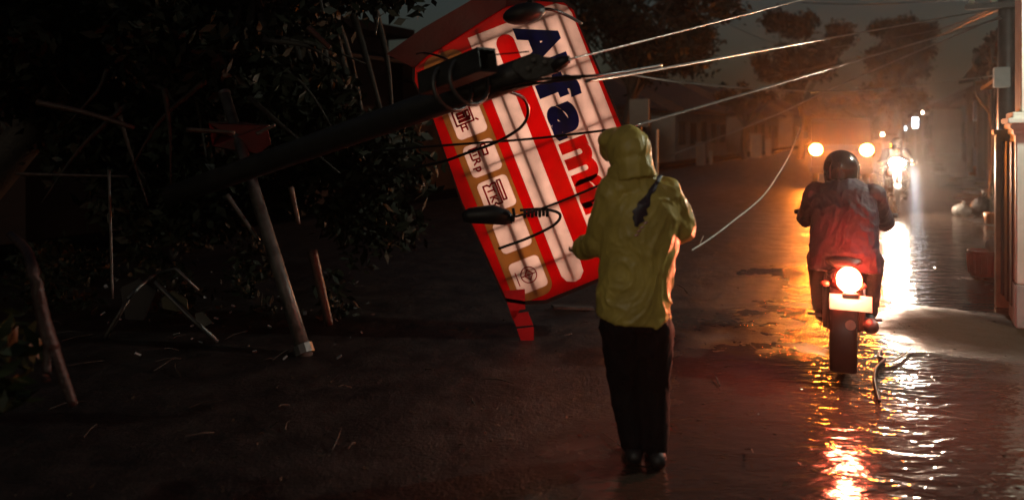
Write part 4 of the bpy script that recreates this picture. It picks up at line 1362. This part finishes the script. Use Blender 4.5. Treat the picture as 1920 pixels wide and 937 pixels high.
# ------------------------------------------------------------------ small truck with amber headlights
def truck():
    c = Vector(((1577 - CX) * 22 / F, 22, 0))
    rz = math.pi - math.atan2(c.x, c.y) + 0.02
    t = thing('pickup_truck', 'oncoming small truck with two amber headlights behind the motorcyclist', 'truck', c, rz)
    prof = [(0, .45), (.02, .75), (.10, 1.28), (.62, 2.0), (.85, 2.08), (1.75, 2.05), (1.8, 1.3), (1.8, .45)]
    mb = MB()
    for x, k in ((-.84, .0), (-.80, .03), (.80, .03), (.84, .0)):
        pass
    mb.prism([(y, z) for y, z in prof], 1.66, lambda y, z, q: Vector((q + .83, -y, z)))
    mb.build('cab', M['truck_paint'], t, False, .03)
    ws = [(.165, 1.34), (.60, 1.93)]
    A, B = ws
    mb = MB()
    n_ = Vector((0, .06, .045)).normalized() * .02
    mb.add([Vector((-.72, -A[0] + .02, A[1])) , Vector((.72, -A[0] + .02, A[1])), Vector((.66, -B[0] + .02, B[1])), Vector((-.66, -B[0] + .02, B[1])),
            Vector((-.72, -A[0] - .03, A[1] - .02)), Vector((.72, -A[0] - .03, A[1] - .02)), Vector((.66, -B[0] - .03, B[1] - .02)), Vector((-.66, -B[0] - .03, B[1] - .02))],
           [(0, 1, 2, 3), (7, 6, 5, 4), (0, 4, 5, 1), (1, 5, 6, 2), (2, 6, 7, 3), (3, 7, 4, 0)])
    mb.build('windscreen', M['dark_glass'], t)
    MB().box((0, .06, .52), (1.72, .14, .22)).build('bumper', M['black_metal'], t, False, .03)
    g_ = MB().box((0, .0, .98), (.9, .05, .26)).build('grille', M['black_metal'], t, False, .01)
    for k in range(4):
        MB().box((0, .03, .89 + .06 * k), (.86, .02, .018)).build('bar', M['steel'], g_)
    for k in (-1, 1):
        MB().box((k * .69, -.03, 1.12), (.40, .1, .38)).build('lamp_housing', M['black_metal'], t, False, .02)
        MB().dome((k * .69, .024, 1.13), (.17, .03, .16)).build('headlight', M['amber_lamp'], t, True)
        MB().box((k * .98, -.35, 1.55), (.14, .05, .24)).build('mirror', M['black_metal'], t, False, .02)
        MB().tube([(k * .82, -.3, 1.45), (k * .95, -.34, 1.5)], .012, 6).build('mirror_arm', M['black_metal'], t)
        for y in (-.75, -3.1):
            w_ = MB().torus((k * .72, y, .31), .22, .09, 'x', 28, 8).build('wheel', M['rubber'], t, True)
            MB().tube([(k * .68, y, .31), (k * .78, y, .31)], .14, 18).build('rim', M['steel'], w_, True)
    MB().box((0, -2.9, .74), (1.64, 2.1, .12)).build('bed', M['truck_paint'], t, False, .01)
    for x, sy, y, sx in ((-.8, 2.1, -2.9, .05), (.8, 2.1, -2.9, .05), (0, .05, -1.88, 1.54), (0, .05, -3.92, 1.54)):
        MB().box((x, y, 1.0), (sx, sy, .39)).build('side_board', M['truck_paint'], t, False, .008)
truck()

# ------------------------------------------------------------------ far lit bits
def far_light(name, label, px_, py_, d, w_, h_, m, post_h=True):
    b = P(px_, py_, d)
    t = thing(name, label, 'lamp', Vector((b.x, b.y, 0)), SRZ, 'distant lights at the end of the street')
    MB().tube([(0, 0, -.05), (0, 0, b.z + h_)], .05, 8).build('post', M['steel'], t)
    MB().box((0, -.10, b.z), (w_ * 1.1, .08, h_ * 1.1)).build('housing', M['black_metal'], t, False, .01)
    MB().box((0, -.15, b.z), (w_, .03, h_)).build('lens', m, t, False, .005)
far_light('lit_panel', 'bluish white lit panel on a post at the far end of the street', 1716, 230, 42, .26, .55, M['cold_lamp'])
far_light('street_lamp', 'round warm white light just left of the bluish panel', 1695, 241, 40, .18, .18, M['cold_lamp'])
far_light('street_lamp', 'tiny distant light between the right amber and the white headlamp', 1655, 252, 46, .16, .16, M['warm_lamp'])
far_light('street_lamp', 'tiniest distant light above the bluish panel', 1730, 211, 48, .10, .14, M['warm_lamp'])

# ------------------------------------------------------------------ litter and odds and ends
def bucket():
    b = G(1844, 517)
    t = thing('red_basket', 'red plastic basket standing by the gate post on the right', 'basket', b, R(-20))
    MB().tube([(0, 0, 0), (0, 0, .02), (0, 0, .27), (0, 0, .285)], [(.13, .11), (.145, .125), (.165, .145), (.16, .14)], 18, (0, 1, 0)).build('tub', M['red_plastic'], t, True)
    MB().torus((0, 0, .285), .155, .014, 'z', 24, 6).build('rim', M['red_plastic'], t, True)
    mb = MB()
    for k in range(9):
        a = -math.pi * k / 8
        mb.tube([(math.cos(a) * .150, math.sin(a) * .130, .04), (math.cos(a) * .168, math.sin(a) * .148, .26)], .009, 6)
    mb.build('rib', M['red_plastic'], t, True)
bucket()
def lump(name, label, cat, px_, py_, w_, h_, m, seed, z0=0.0):
    b = G(px_, py_); b.z = z0
    t = MB()
    t.ball((0, 0, h_ * .42), (w_ / 2, w_ * .4, h_ * .5), 20, 14)
    t.tube([(0, 0, h_ * .8), (w_ * .05, 0, h_), (w_ * .12, 0, h_ * 1.15)], [w_ * .13, w_ * .05, w_ * .11], 10)
    o = flesh(name, t, m, None, w_ * .045, 2, w_ * .06, 5 / w_)
    o.location = b
    tag(o, label, cat)
    return o
lump('plastic_bag', 'white crumpled plastic bag on the wet road right of the white reflection', 'bag', 1803, 404, .36, .24, M['white_bag'], 1)
lump('plastic_bag', 'small white bag sitting on top of the red basket', 'bag', 1861, 517, .16, .15, M['white_bag'], 2, 0.29)
lump('rubbish_sack', 'dark rubbish sack beyond the white bag near the gate post', 'sack', 1842, 404, .44, .40, M['vinyl'], 3)
def planter():
    b = G(1826, 330)
    t = thing('orange_pot', 'orange pot below the shophouse columns on the right', 'pot', b, 0)
    MB().tube([(0, 0, 0), (0, 0, .33), (0, 0, .38)], [.16, .21, .23], 14).build('pot', M['orange_plastic'], t, True)
    MB().tube([(0, 0, .37), (0, 0, .385)], .20, 14).build('soil', M['bark'], t)
planter()
def weed():
    b = G(1858, 420)
    t = thing('potted_plant', 'small plant with thin stems leaning out beside the gate post', 'plant', b, 0)
    mb = MB()
    for k, (dx, dz) in enumerate(((.06, .75), (.14, .62), (-.04, .55), (.10, .9))):
        mb.tube(curve_pts([(0, 0, .1), (dx * .2, 0, dz * .6), (dx * 1.6, 0, dz)], 4), [.012 * (1 - .07 * i) for i in range(9)], 6)
    mb.build('stem', M['leaf_pale'], t, True)
    raw_build(leaves([((.1, 0, .75), .09), ((.2, 0, .62), .07), ((-.05, 0, .55), .08)], .05, 2200, 4), 'foliage', M['leaf_pale'], t)
    MB().tube([(0, 0, 0), (0, 0, .2)], [.09, .12], 12).build('pot', M['orange_plastic'], t, True)
weed()
ps = [G(1652, 656, .012), G(1648, 668, .012), G(1658, 674, .012), G(1643, 690, .012), G(1640, 712, .012), G(1644, 735, .012), G(1649, 752, .012)]
line('broken_cable', 'dark bent cable lying in the silver reflection on the road', ps, 0.012, M['cable'], None, 8, 'cable')
ps = [G(1652, 674, .012), G(1672, 677, .012), G(1690, 668, .012), G(1712, 650, .012)]
line('broken_cable', 'thin dark twig of cable lying right of the bent one', ps, 0.006, M['cable'], None, 8, 'cable')
o = MB().box((0, 0, 0), (.40, .10, .025), (0, R(4), R(8))).build('plank', M['post_paint'], None, False, .004)
o.location = G(1074, 582) + Vector((0, 0, .03))
tag(o, 'short pale plank lying on the road left of the raincoat hem', 'plank')
# snapped twigs and torn strips strewn round the wreckage
g = random.Random(44)
mb = MB()
for k in range(70):
    px_ = g.uniform(20, 1000) if k < 45 else g.uniform(1000, 1500)
    c = G(px_, 520 + 330 * g.random() ** 1.7, .012)
    L_ = g.uniform(.05, .28)
    a = g.uniform(0, 6.28)
    e = c + Vector((math.cos(a) * L_, math.sin(a) * L_, g.uniform(0, .05)))
    m_ = c.lerp(e, .5) + Vector((g.uniform(-.02, .02), g.uniform(-.02, .02), .008))
    mb.tube([c, m_, e], [g.uniform(.003, .007), .004, .002], 5)
tag(raw_build(mb, 'twigs', M['bark'], None), 'snapped wet twigs strewn over the dark road', 'twigs', None, 'stuff')
mb = MB()  # shiny plastic bits, added to give small glints
for k in range(60):
    px_ = g.uniform(180, 700)
    c = G(px_, g.uniform(500, 680), .01); c.z = g.uniform(.01, .12)
    w_ = g.uniform(.015, .05)
    mb.box(c, (w_, w_ * g.uniform(.2, .8), .004), (g.uniform(-.6, .6), g.uniform(-.6, .6), g.uniform(0, 3)))
tag(raw_build(mb, 'glossy_bits', mat('glossy_scrap', (0.35, 0.36, 0.36), 0.05, var=0.2, bump=0), None), 'glossy splinters added for glints in the dark wreckage', 'splinters', None, 'stuff')
# leaf litter and grit over the wet road
g = np.random.default_rng(5)
mb = MB()
for k in range(1500):
    y = 2.4 + 14 * g.random() ** 1.6
    x = g.uniform(-0.72, 0.72) * y
    if x > 4.2 + .547 * (y - 6.4): continue
    s = g.uniform(.006, .022)
    a = g.uniform(0, 6.28)
    ux, uy = math.cos(a) * s, math.sin(a) * s
    h = g.uniform(.002, .012)
    mb.add([(x - ux, y - uy, .004), (x - uy * .5, y + ux * .5, h), (x + ux, y + uy, .004 + h * .5), (x + uy * .5, y - ux * .5, h * .6)], [(0, 1, 2, 3)])
tag(raw_build(mb, 'leaf_litter', mat('wet_leaf', (0.10, 0.075, 0.05), 0.12, var=0.6, scale=3, bump=0), None), 'small wet leaves and grit scattered over the road', 'litter', None, 'stuff')

# ------------------------------------------------------------------ thin volume added to stand in for lens glare round the lamps
hz, hn, hout = new_mat('glare_haze')
pv = hn.nodes.new('ShaderNodeVolumePrincipled')
pv.inputs['Color'].default_value = (0.95, 0.88, 0.82, 1)
pv.inputs['Density'].default_value = 0.0018
pv.inputs['Anisotropy'].default_value = 0.90
hn.links.new(pv.outputs[0], hout.inputs['Volume'])
o = MB().box((0, 100, 7), (420, 340, 16)).build('haze', hz)
o['kind'] = 'stuff'
